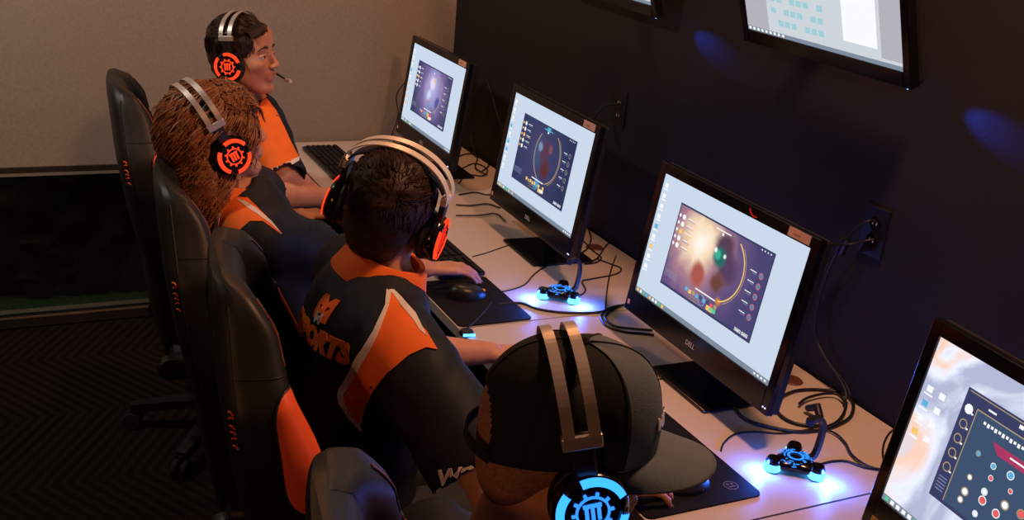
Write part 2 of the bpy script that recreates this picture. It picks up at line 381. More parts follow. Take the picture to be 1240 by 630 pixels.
def screen_mesh(k, TL, TR, BL, nrm):
    """one mesh: page, icons, picture window; uv u right, v down"""
    ex = TR - TL; ey = BL - TL; mats = []; idx = {}
    W_, H_ = ex.length, ey.length; asp = W_ / H_
    def mi(m):
        if m.name not in idx: idx[m.name] = len(mats); mats.append(m)
        return idx[m.name]
    b = MB(); P = lambda u, v, l=0: TL + ex * u + ey * v + nrm * (l * .0004)
    def R(u0, v0, u1, v1, m, l=1): b.quad(P(u0, v0, l), P(u0, v1, l), P(u1, v1, l), P(u1, v0, l), mi(m))
    def Cc(u, v, r, m, l=2, n=14, ri=0):
        if ri: 
            vs = [P(u + q * math.cos(a) / asp, v + q * math.sin(a), l) for q in (ri, r) for a in [2 * math.pi * i / n for i in range(n)]]
            b.add(vs, [[i, (i + 1) % n, n + (i + 1) % n, n + i] for i in range(n)], mi(m))
        else: b.add([P(u + r * math.cos(2 * math.pi * i / n) / asp, v + r * math.sin(2 * math.pi * i / n), l) for i in range(n)], [list(range(n))], mi(m))
    def poly(pts, m, l): b.add([P(u, v, l) for u, v in pts], [list(range(len(pts)))], mi(m))
    def arc(u, v, r0, r1, a0, a1, m, l, n=20):
        vs = [P(u + q * math.cos(a) / asp, v + q * math.sin(a), l) for q in (r0, r1) for a in [a0 + (a1 - a0) * i / n for i in range(n + 1)]]
        b.add(vs, [[i, i + 1, n + 2 + i, n + 1 + i] for i in range(n)], mi(m))
    rnd = random.Random(k)
    back = art[4] if k == 4 else K['scr_white']
    R(0, 0, 1, 1, back, 0)
    # desktop icon column and taskbar
    for i in range(9 if k != 4 else 4):
        v = (.07 if k != 4 else .27) + i * .085
        c = [K['scr_icon'], K['scr_icon'], K['scr_icon2'], K['scr_icon3'], K['scr_icon']][rnd.randrange(5)]
        R(.018, v, .042, v + .035, c); R(.012, v + .045, .048, v + .055, K['scr_icon'])
        if k == 4: R(.07, v, .094, v + .035, K['scr_icon'])
    R(0, .962, 1, 1, K['scr_bar'])
    for i in range(9): R(.012 + i * .026, .969, .028 + i * .026, .993, [K['scr_icon'], K['scr_icon'], K['scr_icon2'], K['scr_green'], K['scr_icon3']][rnd.randrange(5)], 2)
    for i in range(4): R(.90 + i * .022, .974, .912 + i * .022, .988, K['scr_icon'], 2)
    if k == 4:
        R(.16, .155, 1, .79, K['scr_navy'], 2); R(.215, .235, .985, .77, K['scr_panel'], 3); R(.17, .165, .98, .17, K['scr_gold'], 4)
        R(.215, .232, .985, .238, K['scr_gold'], 4); R(.214, .235, .217, .77, K['scr_gold'], 4)
        for i in range(5): Cc(.187, .26 + i * .085, .027, K['scr_gold'] if i else K['scr_icon'], 4, ri=.021 if i else 0); R(.2, .27 + i * .085, .208, .28 + i * .085, K['scr_icon'], 4)
        for i in range(12): R(.25 + i * .014, .27, .259 + i * .014, .285 + .006 * (i % 2), K['scr_icon'], 4)
        R(.36, .18, .376, .20, K['scr_icon'], 4); R(.40, .175, .44, .20, K['scr_green'], 4)
        R(.25, .20, .28, .21, K['scr_icon'], 4)
        poly([(.30, .335), (.56, .335), (.53, .385), (.33, .385)], emis('screen_crimson_banner', (.42, .04, .12), 1), 4); R(.37, .353, .45, .362, K['scr_icon'], 5)
        for i in range(6):
            for j in range(5):
                if rnd.random() < .9:
                    u = .27 + i * .065 + rnd.uniform(-.01, .01); v = .44 + j * .068 + rnd.uniform(-.012, .012); rr = rnd.uniform(.014, .026)
                    Cc(u, v, rr, K['scr_gold'] if rnd.random() < .3 else K['scr_icon'], 4, ri=rr * .78); Cc(u, v, rr * .72, [K['scr_red'], K['scr_icon2'], K['scr_icon'], K['scr_red']][rnd.randrange(4)], 4)
        for i in range(5): R(.172, .66 + i * .018, .205, .665 + i * .018, K['scr_dimtxt'], 4)
        return b, mats
    u0, v0, u1, v1 = {3: (.167, .149, .83, .818), 2: (.169, .15, .837, .832), 1: (.15, .17, .815, .818)}[k]
    Q = lambda u, v: (u0 + (u1 - u0) * u, v0 + (v1 - v0) * v)
    def RR(a, c, d, e, m, l): x0, y0 = Q(a, c); x1, y1 = Q(d, e); R(x0, y0, x1, y1, m, l)
    RR(0, 0, 1, 1, K['scr_navy'], 1)
    gc = P(*Q({3: .30, 2: .42, 1: .52}[k], {3: .30, 2: .45, 1: .40}[k]), 2)
    offp = Vector(MONLOC[k])
    BL_ = lambda u, v, r, c: (P(*Q(u, v), 2) - offp, r, c)
    if k == 3: gm = radial_glow('screen_art_burst', gc - offp, [(0, (1, .95, .85)), (.22, (.95, .72, .50)), (.42, (.42, .22, .28)), (.7, (.15, .09, .22)), (1, (.07, .06, .17))], .22,
        [BL_(.55, .22, .040, (.10, .05, .09)), BL_(.62, .42, .045, (.10, .05, .12)), BL_(.36, .66, .035, (.42, .10, .08)), BL_(.56, .62, .035, (.16, .06, .05)), BL_(.52, .36, .030, (.02, .15, .13)), BL_(.50, .33, .014, (.05, .45, .32)), BL_(.47, .29, .007, (.85, 1, .95)), BL_(.57, .31, .006, (.8, 1, .95)), BL_(.62, .80, .014, (.6, .22, .05))])
    elif k == 2: gm = radial_glow('screen_art_shadow', gc - offp, [(0, (.06, .10, .22)), (.3, (.06, .05, .14)), (.6, (.045, .05, .13)), (1, (.03, .035, .10))], .2,
        [BL_(.50, .40, .045, (.10, .045, .08)), BL_(.56, .62, .040, (.11, .03, .035)), BL_(.42, .34, .018, (.20, .30, .45)), BL_(.60, .30, .016, (.20, .08, .10)), BL_(.48, .86, .022, (.05, .30, .55)), BL_(.5, .04, .014, (.10, .45, .6))])
    else: gm = radial_glow('screen_art_light', gc - offp, [(0, (.55, .52, .8)), (.25, (.38, .33, .62)), (.5, (.20, .15, .36)), (.75, (.10, .08, .2)), (1, (.05, .05, .12))], .2,
        [BL_(.50, .30, .030, (.75, .72, .95)), BL_(.46, .50, .026, (.62, .68, .95)), BL_(.55, .22, .014, (.75, .55, .35)), BL_(.70, .60, .030, (.10, .10, .35)), BL_(.5, .72, .016, (.12, .35, .6)), BL_(.5, .88, .012, (.55, .55, .15))])
    # gm is placed on the middle of the window
    x0, y0 = Q(.01, .02); x1, y1 = Q(.99, .97); R(x0, y0, x1, y1, gm, 2)
    # round frame arcs
    cu_, cv_ = Q(.56, .42); rr = (v1 - v0) * .40
    arc(cu_, cv_, rr * .96, rr, -1.0, 1.3, K['scr_icon3'] if k == 3 else K['scr_gold'], 3)
    arc(cu_, cv_, rr * 1.04, rr * 1.06, -.8, 1.1, K['scr_gold'], 3)
    if k != 3: arc(cu_, cv_, rr * .96, rr, 2.0, 3.9, K['scr_gold'], 3)
    for i in range(5):      # left roster
        vv = .13 + i * .085 if k != 3 else .14 + i * .085
        Cc(*Q(.075, vv), .021, K['scr_icon'] if i != 2 else K['scr_icon3'], 4); Cc(*Q(.03, vv), .013, K['scr_icon3'] if k == 2 else K['scr_icon'], 4); RR(.12, vv - .012, .12 + .05 + .03 * rnd.random(), vv - .004, K['scr_icon'], 4); RR(.12, vv + .008, .2, vv + .014, K['scr_icon3'] if i == 2 else K['scr_dimtxt'], 4)
    for i in range(5):      # right roster
        vv = .24 + i * .115 + (.05 if k == 3 else 0)
        Cc(*Q(.935, vv), .024, K['scr_gold'] if k != 3 else K['scr_red'], 4, ri=.020); Cc(*Q(.935, vv), .020, K['scr_panel'] if k != 3 else emis('screen_slate_blue', (.12, .22, .38), 1), 4)
        RR(.83, vv - .015, .89, vv - .006, K['scr_icon'], 4); RR(.85, vv + .008, .89, vv + .014, K['scr_dimtxt'], 4)
    RR(.42, .055, .58, .068, K['scr_icon'] if k == 3 else K['scr_icon2'], 4); Cc(*Q(.5, .095), .012, K['scr_icon'], 4)
    for i in range(4): Cc(*Q(.88 + .028 * i, .03), .006, K['scr_icon'], 4)
    for i in range(4): RR(.02, .80 + i * .022, .02 + .13 + .03 * rnd.random(), .806 + i * .022, K['scr_dimtxt'], 4)
    RR(.38, .80, .60, .815, K['scr_icon'], 4)
    for i in range(9):
        c = [K['scr_icon2'], K['scr_icon3'], K['scr_panel'], K['scr_red'], K['scr_gold'], K['scr_icon2']][rnd.randrange(6)]
        uu = .28 + i * .04; vv = .85 + .01 * (i % 2); RR(uu, vv, uu + .03, vv + .045, c, 4)
    arc(*Q(.47, .90), .035, .04, 0, 2 * math.pi, K['scr_icon2'], 3)
    RR(.53, .90, .60, .955, K['scr_icon3'], 4); RR(.56, .90, .63, .945, K['scr_green'] if k == 3 else K['scr_icon'], 4)
    RR(.34, .92, .45, .925, K['scr_gold'], 4); RR(.34, .955, .45, .96, K['scr_gold'], 4)
    v, f = text_verts('CHAT', 1)
    for (a, t_) in ((.84, 'x'), (.91, 'x')):
        RR(a, .93, a + .06, .965, K['scr_icon'], 4); RR(a + .005, .936, a + .055, .959, K['scr_navy'], 5); RR(a + .01, .942, a + .05, .953, K['scr_icon'], 6)
    return b, mats

MONLOC = {}
mon_labels = {1: 'black standing monitor nearest the beige wall, first on the far end of the desk',
              2: 'black standing monitor showing a dark blue picture, between the farthest one and the largest one',
              3: 'large black standing monitor in the middle with a bright flare picture on a white page',
              4: 'nearest standing monitor cut off by the right edge, showing a sunset background'}
def monitor(k):
    TL, TR, BR, BL = [Vector(q) for q in MON[k]]
    ex = (TR - TL).normalized(); up = (TL - BL).normalized(); n = ex.cross(up).normalized() * 1
    if n.x > 0: n = -n
    c = (BL + BR) / 2; base = Vector((c.x + .13, c.y, DZ)); MONLOC[k] = base
    r_ = root('desktop_monitor', base, mon_labels[k], 'monitor', 'standing monitors on the desk')
    W_, H_ = (TR - TL).length, (TL - BL).length
    T = Matrix((ex, up, n)).transposed().to_4x4(); T.translation = BL     # local: x right, y up, z towards viewer
    # housing: front frame ring with rounded bezel
    L, R_, B, Tp = -.024, W_ + .024, -.060, H_ + .026
    b = MB()
    b.box((L, B, -.012), (0, Tp, .006), T=T, bev=.002).box((W_, B, -.012), (R_, Tp, .006), T=T, bev=.002)
    b.box((-.001, H_, -.012), (W_ + .001, Tp, .006), T=T, bev=.002).box((-.001, B, -.012), (W_ + .001, 0, .006), T=T, bev=.002)
    b.build('bezel', r_, K['gloss'])
    b = MB().box((L + .001, B + .001, -.030), (R_ - .001, Tp - .001, -.0015), T=T, bev=.006).box((.05, B + .03, -.052), (W_ - .05, Tp - .04, -.028), T=T, bev=.012)
    b.build('rear_housing', r_, K['matte'])
    sb, sm = screen_mesh(k, TL + n * .0012, TR + n * .0012, BL + n * .0012, n)
    so = obj('screen', (sb.v, sb.f, sb.m), r_, sm)
    # sticker and lights
    if k != 4: 
        st_ = MB().box((W_ - .075, H_ + .004, .0055), (W_ - .005, H_ + .024, .0068), T=T).build('sticker', r_, K['sticker'])
    else:
        st_ = MB().box((-.002, -.052, .0055), (.018, -.036, .0068), T=T).build('sticker', r_, mat('amber_sticker', (.55, .30, .08), .5))
    v, f = text_verts('Station' if k != 4 else 'i5', .0085 if k != 4 else .01)
    ox, oy = (W_ - .058, H_ + .0105) if k != 4 else (.004, -.048)
    MB().add([T @ Vector((x + ox, y + oy, .0071)) for x, y in v], f).build('sticker_text', st_, K['ink'])
    if k != 4: MB().box((-.014, -.020 - .022, .0055), (-.004, -.030, .0066), T=T).build('sticker', r_, K['sticker'])
    v, f = text_verts('DELL', .017, 0, .0004)
    MB().add([T @ Vector((x + W_ / 2 - .022, y - .036, .0066)) for x, y in v], f).build('logo', r_, K['white_band'])
    for q in (W_ + .006, W_ + .014): MB().lathe([(.0001, .0066), (.0016, .0066), (.0018, .0058)], T @ Matrix.Translation((q, -.045, 0)), 10).build('power_light', r_, K['led_white'])
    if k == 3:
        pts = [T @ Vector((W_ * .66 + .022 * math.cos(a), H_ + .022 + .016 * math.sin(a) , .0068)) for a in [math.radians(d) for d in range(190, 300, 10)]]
        MB().tube(pts, .0012, 6).build('red_mark', r_, emis('red_reflection_mark', (.8, .02, .01), .7))  # glowing arc painted on the bezel to stand for a red reflection
    # stand: foot plate, column
    c0 = BL + ex * (W_ / 2)
    yaw = math.atan2(ex.y, ex.x)
    fx = base.x - .16
    Tf = frame((base.x - .165, base.y, DZ), (1, 0, 0), (0, 0, 1)) @ Matrix.Rotation(yaw + math.pi / 2, 4, 'Z')
    MB().box((0, -.12, 0), (.21, .12, .009), T=Tf, bev=.003).build('foot_plate', r_, K['gloss'])
    bx = c0 + up * .06 - n * .052
    MB().box((.115, -.045, .008), (.145, .045, .27), T=Tf, bev=.006).build('stand_column', r_, K['matte'])
    hb_ = MB(); hz = DZ + .24
    hb_.box((.07, -.04, .22), (.13, .04, .27), T=Tf, bev=.006).build('stand_hinge', r_, K['matte'])
    return r_
for k in (1, 2, 3, 4): monitor(k)

# wall monitors, tilted down, high on the dark wall
wl = ['wall-mounted monitor tilted downwards high on the dark wall, above the middle desk', 'farther wall-mounted monitor cut by the top edge, only its lower rim showing']
K['page_a'] = emis('wall_screen_page', (.62, .66, .72), 1.0); K['page_b'] = emis('wall_screen_teal_cells', (.35, .62, .68), 1.0); K['page_c'] = emis('wall_screen_strip', (.45, .45, .50), 1.0)
for i, (ya, yb) in enumerate(((1.392, .858), (2.37, 1.845))):
    TLb = Vector((-.085, ya, 1.552)); TRb = Vector((-.085, yb, 1.546)); ex = (TRb - TLb).normalized(); W_ = (TRb - TLb).length; H_ = W_ * .5625
    phi = .36; up = Vector((-math.sin(phi), 0, math.cos(phi))); up = (up - ex * up.dot(ex)).normalized(); n = ex.cross(up)
    if n.x > 0: n = -n
    r_ = root('wall_monitor', (0, (ya + yb) / 2, 1.7), wl[i], 'monitor', 'monitors mounted high on the dark wall')
    T = Matrix((ex, up, n)).transposed().to_4x4(); T.translation = TLb
    b = MB().box((-.022, -.036, -.02), (0, H_ + .02, .005), T=T, bev=.002).box((W_, -.036, -.02), (W_ + .022, H_ + .02, .005), T=T, bev=.002).box((0, -.036, -.02), (W_, 0, .005), T=T, bev=.002).box((0, H_, -.02), (W_, H_ + .02, .005), T=T, bev=.002)
    b.build('bezel', r_, K['gloss'])
    MB().box((-.02, -.034, -.035), (W_ + .02, H_ + .018, -.002), T=T, bev=.006).build('rear_housing', r_, K['matte'])
    s = MB(); Q = lambda u, v, l=0: T @ Vector((u * W_, v * H_, .001 + l * .0004))
    def R4(u0, v0, u1, v1, m, l): s.quad(Q(u0, v0, l), Q(u1, v0, l), Q(u1, v1, l), Q(u0, v1, l), m)
    R4(0, 0, 1, 1, 0, 0); R4(.0, .0, .16, 1, 2, 1); R4(.88, .06, 1, 1, 2, 1); R4(0, 0, 1, .035, 3, 2)
    for a in range(8):
        for b_ in range(7):
            if (a * 3 + b_ * 5) % 4: R4(.19 + a * .045, .10 + b_ * .1, .225 + a * .045, .15 + b_ * .1, 1, 2)
    for a in range(9): R4(.01 + a * .03, .008, .026 + a * .03, .03, 4, 3)
    R4(.66, .12, .86, .95, 4, 2)
    s.build('screen', r_, [K['page_a'], K['page_b'], K['page_c'], K['scr_bar'], K['scr_icon']])
    # bracket from the housing's back straight to the wall
    cy_ = (ya + yb) / 2; cb = T @ Vector((W_ / 2, H_ * .45, -.03))
    MB().box((-.012, cy_ - .06, cb.z - .08), (0, cy_ + .06, cb.z + .08), bev=.002).box((min(cb.x, -.02), cy_ - .02, cb.z - .02), (-.01, cy_ + .02, cb.z + .02)).build('wall_bracket', r_, K['steel_black'])
    led = T @ Vector((W_ + .004, -.037, -.004))
    MB().lathe([(.0001, .004), (.004, .002), (.005, 0), (.004, -.002), (.0001, -.004)], Matrix.Translation(led), 12).build('power_light', r_, K['led_blue'], 60)
    sl = bpy.data.lights.new('power_light_beam', 'SPOT'); sl.energy = 5 if i == 0 else 2.5; sl.color = (.02, .09, 1); sl.spot_size = math.radians(26); sl.spot_blend = 1; sl.shadow_soft_size = .004
    so = bpy.data.objects.new('power_light_beam', sl); COL.objects.link(so); so.location = led + Vector((0, 0, -.008))
    tgt = Vector((0, led.y - .17, led.z - .05))
    so.rotation_euler = (tgt - so.location).to_track_quat('-Z', 'Y').to_euler()

# ------------------------------------------------------------------ wall outlets
def outlet(y, z, label):
    r_ = root('wall_outlet', (0, y, z), label, 'outlet', 'black power outlets on the dark wall')
    MB().box((-.006, y - .0375, z - .06), (0, y + .0375, z + .06), bev=.002).build('cover_plate', r_, K['plastic'])
    for s_ in (1, -1):
        o = MB().lathe([(.0001, .008), (.016, .008), (.0165, .005)], frame((0, y, z + s_ * .021), (0, 1, 0), (-1, 0, 0)), 20).build('socket', r_, K['gloss'], 40)
        MB().box((-.0092, y - .007, z + s_ * .021 - .004), (-.008, y - .005, z + s_ * .021 + .004)).box((-.0092, y + .005, z + s_ * .021 - .004), (-.008, y + .007, z + s_ * .021 + .004)).build('slot', o, K['white_band'])
    MB().lathe([(.0001, .0075), (.003, .007), (.0035, .0058)], frame((0, y, z), (0, 1, 0), (-1, 0, 0)), 10).build('screw', r_, K['dark_metal'])
outlet(2.077, 1.186, 'black power outlet on the dark wall beside the second standing monitor')
outlet(.920, 1.160, 'black power outlet on the dark wall right of the big middle monitor')

# ------------------------------------------------------------------ keyboards, pads, mice, phone
def keyboard(cx, cy, label, tilt=0):
    r_ = root('keyboard', (cx, cy, DZ), label, 'keyboard', 'black keyboards on the desk')
    T = Matrix.Translation((cx, cy, DZ)) @ Matrix.Rotation(tilt, 4, 'Z')
    MB().box((-.075, -.22, .002), (.075, .22, .016), T=T, bev=.004).build('case', r_, K['plastic'])
    MB().box((-.07, -.21, .0), (-.05, .21, .0025), T=T).box((.05, -.21, .0), (.07, .21, .0025), T=T).build('foot', r_, K['matte'])
    bs = [MB(), MB(), MB()]
    for row in range(6):
        x = .058 - row * .0215 - (.004 if row else 0)
        cols = [(.21 - i * .0192) for i in range(15)] + [(-.098 - i * .0192) for i in range(3)] + [(-.16 - i * .0175) for i in range(4)]
        for j, y in enumerate(cols):
            b = bs[0 if j < 15 else 1 if j < 18 else 2]
            if row == 5 and 4 <= j <= 9:
                if j == 4: b.box((x - .009, y - .10, .015), (x + .008, y, .022), T=T, bev=.0015)
                continue
            b.box((x - .0088, y - .0165, .015), (x + .0075, y, .022), T=T, bev=.0015)
    for b, nm in zip(bs, ('letter_keys', 'arrow_keys', 'number_keys')): b.build(nm, r_, K['matte'])
    return r_
keyboard(-.632, 3.10, 'black keyboard on the farthest end of the desk by the beige wall')
keyboard(-.625, 2.062, 'black keyboard half hidden behind the red-lit headset cup')
def pad(x0, x1, y0, y1, label, logo=None):
    r_ = root('mousepad', ((x0 + x1) / 2, (y0 + y1) / 2, DZ), label, 'mousepad', 'black mousepads on the desk')
    R = .015; pts = []
    for (cx, cy, a0) in ((x1 - R, y1 - R, 0), (x0 + R, y1 - R, 90), (x0 + R, y0 + R, 180), (x1 - R, y0 + R, 270)):
        pts += [(cx + R * math.cos(math.radians(a0 + k * 22.5)), cy + R * math.sin(math.radians(a0 + k * 22.5))) for k in range(5)]
    n = len(pts); v = [(x, y, DZ + .004) for x, y in pts] + [(x, y, DZ) for x, y in pts]
    MB().add(v, [list(range(n)), list(range(2 * n - 1, n - 1, -1))] + [[i, (i + 1) % n, n + (i + 1) % n, n + i] for i in range(n)]).build('mat', r_, K['pad'])
    if logo:
        T = Matrix.Translation((logo[0], logo[1], DZ + .0041)); lm = mat('grey_pad_print', (.16, .15, .15), .5)
        b = MB().lathe([(.0135, 0), (.0155, 0)], T, 32)
        for q in range(3): b.add([T @ Vector((math.cos(a) * (.011 - q * .004), math.sin(a) * (.011 - q * .004), .0001)) for a in [math.radians(d) for d in (200, 340, 330, 210)]], [[0, 1, 2, 3]])
        b.lathe([(.0001, .0001), (.003, .0001)], T @ Matrix.Translation((-.005, .005, 0)), 12).lathe([(.0001, .0001), (.003, .0001)], T @ Matrix.Translation((.005, .005, 0)), 12)
        b.build('printed_badge', r_, lm)
    return r_
lg = PZ(885, 588, DZ + .004)
pad(-.772, -.555, 1.515, 1.835, 'black mousepad under the hand at the keyboard edge, behind the table seam')
pad(-.772, -.497, .597, .965, 'large black mousepad with a round grey badge, beside the capped person', lg)
pad(-.772, -.56, 2.45, 2.76, 'black mousepad in front of the farthest monitor')
def mouse(loc, yaw, label, glow, gl2=None):
    r_ = root('computer_mouse', loc, label, 'mouse')
    T = Matrix.Translation(loc) @ Matrix.Rotation(yaw, 4, 'Z')
    v = []; f = []; N, Mr = 20, 12
    for i in range(Mr + 1):
        ph = math.pi / 2 * i / Mr
        for j in range(N):
            a = 2 * math.pi * j / N; r = math.cos(ph) ** .6 if i < Mr else .001
            v.append(T @ Vector((.058 * r * math.cos(a) * (1), .031 * r * math.sin(a) * (1 - .15 * math.cos(2 * a)), .036 * math.sin(ph) * (1 - .25 * math.cos(a) * r))))
    for i in range(Mr):
        for j in range(N): f.append([i * N + j, i * N + (j + 1) % N, (i + 1) * N + (j + 1) % N, (i + 1) * N + j])
    MB().add(v, f).build('shell', r_, K['plastic'], 50)
    MB().tube([T @ Vector((.036, 0, .021)), T @ Vector((.050, 0, .014))], .005, 10).build('scroll_wheel', r_, glow)
    for s_ in (1, -1): MB().tube([T @ Vector((x, s_ * (.0305 - abs(x) * .2), .008)) for x in (-.03, -.01, .01, .03)], .0028, 6).build('light_strip', r_, gl2 or glow)
    return r_
q = PZ(578, 350, .765)
mouse((q.x - .03, q.y, DZ + .004), -.1, 'black mouse with orange and blue lights under the hand beyond the shaved head', emis('orange_mouse_light', (1, .25, .03), 1.2), K['blue_soft'])
q = PZ(842, 577, .76)
mouse((q.x - .03, q.y - .005, DZ + .004), -.2, 'black mouse with a red glowing strip beside the cap brim', K['red_glow'])
# ------------------------------------------------------------------ glowing hubs (three-lobed bases with a bungee arm)
def hub(c, yaw, label):
    c = Vector((c[0], c[1], DZ)); r_ = root('mouse_bungee', c, label, 'mouse bungee', 'glowing blue mouse bungees')
    T = Matrix.Translation(c) @ Matrix.Rotation(yaw, 4, 'Z')
    L = [Vector((.052 * math.cos(a), .052 * math.sin(a), 0)) for a in (math.radians(60), math.radians(180), math.radians(300))]
    # plate: rounded triangle loft
    prof = [(1.0, .010), (1.08, .014), (1.08, .020), (.95, .026), (.6, .029), (.0001, .030)]; n = 48; v = []; f = []
    for (s_, z) in prof:
        for k in range(n):
            a = 2 * math.pi * k / n; rr = .040 + .008 * math.cos(3 * (a - math.pi)); v.append(T @ Vector((rr * s_ * math.cos(a), rr * s_ * math.sin(a), z)))
    for i in range(len(prof) - 1):
        for k in range(n): f.append([i * n + k, i * n + (k + 1) % n, (i + 1) * n + (k + 1) % n, (i + 1) * n + k])
    f.append(list(range(n))[::-1])
    MB().add(v, f).build('plate', r_, K['gloss'], 40)
    for q in L:
        Tl = T @ Matrix.Translation(q)
        lo = MB().lathe([(.0001, 0), (.014, .0), (.016, .003)], Tl, 20).lathe([(.0165, .020), (.0165, .025), (.013, .032), (.0001, .034)], Tl, 20).build('lobe', r_, K['gloss'], 40)
        MB().lathe([(.016, .003), (.018, .006), (.018, .017), (.0165, .020)], Tl, 20).build('light_ring', lo, K['blue_glow'], 60)
    # patterned lights on the plate
    b = MB(); rnd = random.Random(4)
    b.lathe([(.013, .0312), (.018, .0308)], T, 28)
    for i in range(60):
        a = rnd.uniform(0, 2 * math.pi); rr = rnd.uniform(.021, .040); z = .0305 if rr < .027 else .0275 if rr < .036 else .024
        l_ = rnd.uniform(.002, .005); a2 = a + rnd.choice((0, math.pi / 2)) + rnd.uniform(-.2, .2)
        p = Vector((rr * math.cos(a), rr * math.sin(a), z)); d = Vector((math.cos(a2), math.sin(a2), 0)) * l_
        b.tube([T @ (p - d), T @ (p + d)], .0009, 4)
    b.build('pattern_light', r_, K['blue_soft'])
    # arm
    arm = spline([T @ Vector((.030, .0, .022)), T @ Vector((.045, .0, .028)), T @ Vector((.052, .0, .06)), T @ Vector((.052, .0, .10)), T @ Vector((.040, 0, .118)), T @ Vector((.022, 0, .112))], 6)
    MB().ribbon(arm, (T.to_3x3() @ Vector((0, 1, 0))), .014, .009).build('arm', r_, K['plastic'], 40)
    MB().box((-.010, -.008, .103), (.002, .008, .118), T=T @ Matrix.Translation((.022, 0, 0)), bev=.002).build('cable_clip', r_, K['matte'])
    for q in L[1:]:
        pl = bpy.data.lights.new('lobe_light', 'POINT'); pl.energy = 1.2; pl.color = (.04, .16, 1); pl.shadow_soft_size = .01
        o = bpy.data.objects.new('lobe_light', pl); COL.objects.link(o); o.location = T @ (q * 1.55 + Vector((0, 0, .022)))
    return r_
q2 = PZ(678, 355, DZ + .015); q1 = PZ(962, 560, DZ + .015)
hub((q2.x, q2.y), -.15, 'blue glowing mouse bungee on the desk in front of the second standing monitor')
hub((q1.x, q1.y), -.15, 'blue glowing mouse bungee on the desk beside the big monitor and the black cable coil')

# ------------------------------------------------------------------ cables
CG = 'black cables around the monitors'
def cable(pts, r, label, z=None, smooth=6):
    """pts: list of Vector"""
    o = MB().tube(spline(pts, smooth), r, 8).build('cable', None, K['cable'], 60); return tag(o, label, 'cable', CG)
def dk(l, r=.003, extra=0): return [PZ(x, y, DZ + r + extra) for x, y in l]
cable(dk([(572, 311), (590, 306), (616, 297), (630, 293)], .0017), .0017, 'thin cable from the half-hidden keyboard to the second monitor foot')
cable(dk([(596, 354), (615, 352), (635, 345), (645, 334), (658, 324), (670, 320)], .0022) + [PZ(684, 319, DZ + .03)], .0022, 'thin black cable curving from the hand to the farther glowing bungee')
cable(dk([(604, 369), (630, 367), (650, 374), (675, 378), (700, 379), (727, 378), (742, 372), (757, 370), (775, 375)], .0035), .0035, 'thick black cable running along the table seam to the big monitor')
cable(dk([(724, 314), (740, 320), (752, 325), (746, 332), (716, 338), (705, 341), (709, 351), (704, 357), (694, 357)], .0024), .0024, 'black cable looping beside the farther glowing bungee')
cable([PX(775, 288, -.02)] + dk([(753, 299), (743, 318), (737, 340), (734, 362), (733, 377)], .0022), .0022, 'thin cable running down from the wall to the seam cable bundle')
cable(dk([(733, 376), (728, 384), (735, 395), (756, 402), (778, 404), (792, 406)], .0035), .0035, 'outer thick cable of the bundle left of the big monitor')
cable(dk([(756, 369), (738, 377), (733, 386), (745, 395), (765, 398), (790, 400)], .0045), .0032, 'inner thick cable of the bundle left of the big monitor')
cable(dk([(786, 463), (800, 459), (818, 459), (835, 463)], .0018, .0), .0018, 'thin cable touching the front of the big monitor foot')
cable(dk([(887, 490), (896, 503), (912, 512), (940, 519), (968, 523), (998, 520), (1020, 512), (1031, 503), (1033, 488), (1022, 478), (1003, 473), (980, 472), (962, 474), (947, 481), (940, 492), (945, 503), (960, 512), (982, 516), (1000, 514)], .0045), .0042, 'thick black cable coiled behind the big monitor')
cable(dk([(995, 519), (1012, 512), (1022, 500), (1024, 488), (1014, 478), (998, 477), (978, 482), (968, 489)], .0045, .008), .0035, 'black cable lying on top of the coil behind the big monitor')
cable(dk([(873, 546), (877, 536), (890, 526), (912, 523), (940, 525), (960, 524), (985, 519)], .0022), .0022, 'thin cable from the badge mousepad to the cable coil')
cable(dk([(992, 563), (1008, 559), (1026, 559), (1046, 566), (1066, 569), (1090, 572)], .0028), .0028, 'black cable running from the nearer glowing bungee to the nearest monitor')
cable(dk([(1000, 520), (1013, 526), (1024, 537), (1031, 550), (1046, 562), (1064, 568), (1088, 570)], .0028, .003), .0026, 'black cable crossing from the coil to the nearest monitor')
cable([PX(1092, 517, -.02)] + dk([(1080, 522), (1072, 533), (1069, 547), (1071, 562)], .0024), .0024, 'black cable dropping at the wall beside the nearest monitor')
cable([PX(1060, 268, -.012), PX(1052, 268, -.035), PX(1044, 272, -.04), PX(1030, 284, -.04), PX(1020, 298, -.04), PX(1008, 318, -.03), PX(994, 355, -.02), PX(987, 395, -.02), PX(993, 425, -.02), PX(1012, 452, -.02), PX(1024, 475, -.03)] + dk([(1022, 492)], .003), .0035, 'power cable hanging from the outlet right of the big monitor')
cable([PX(1058, 290, -.012), PX(1048, 292, -.03), PX(1030, 296, -.05), PX(1010, 296, -.10), PX(1000, 300, -.18)], .003, 'short cable from the lower socket to the big monitor')
cable([PX(1003, 320, -.05), PX(985, 360, -.03), PX(985, 400, -.02), PX(1003, 440, -.02), PX(1022, 462, -.02), PX(1030, 480, -.03)], .0022, 'thin cable hanging beside the power cable')
cable([PX(751, 126, -.012), PX(744, 126, -.03), PX(731, 129, -.05), PX(723, 138, -.07), PX(716, 150, -.12)], .003, 'power cable from the outlet to the second standing monitor')
cable([PX(748, 142, -.012), PX(742, 143, -.03), PX(730, 146, -.05), PX(722, 152, -.08)], .0025, 'thin cable from the lower socket to the second standing monitor')
cable([PX(590, 97, -.01), PX(577, 110, -.01), PX(571, 135, -.01), PX(570, 165, -.01), PX(576, 188, -.02)], .0022, 'thin cable hanging on the dark wall behind the farthest monitor')
cable([PX(590, 97, -.01), PX(597, 120, -.01), PX(604, 145, -.01), PX(612, 165, -.02)], .002, 'thin cable hanging on the dark wall between the two far monitors')
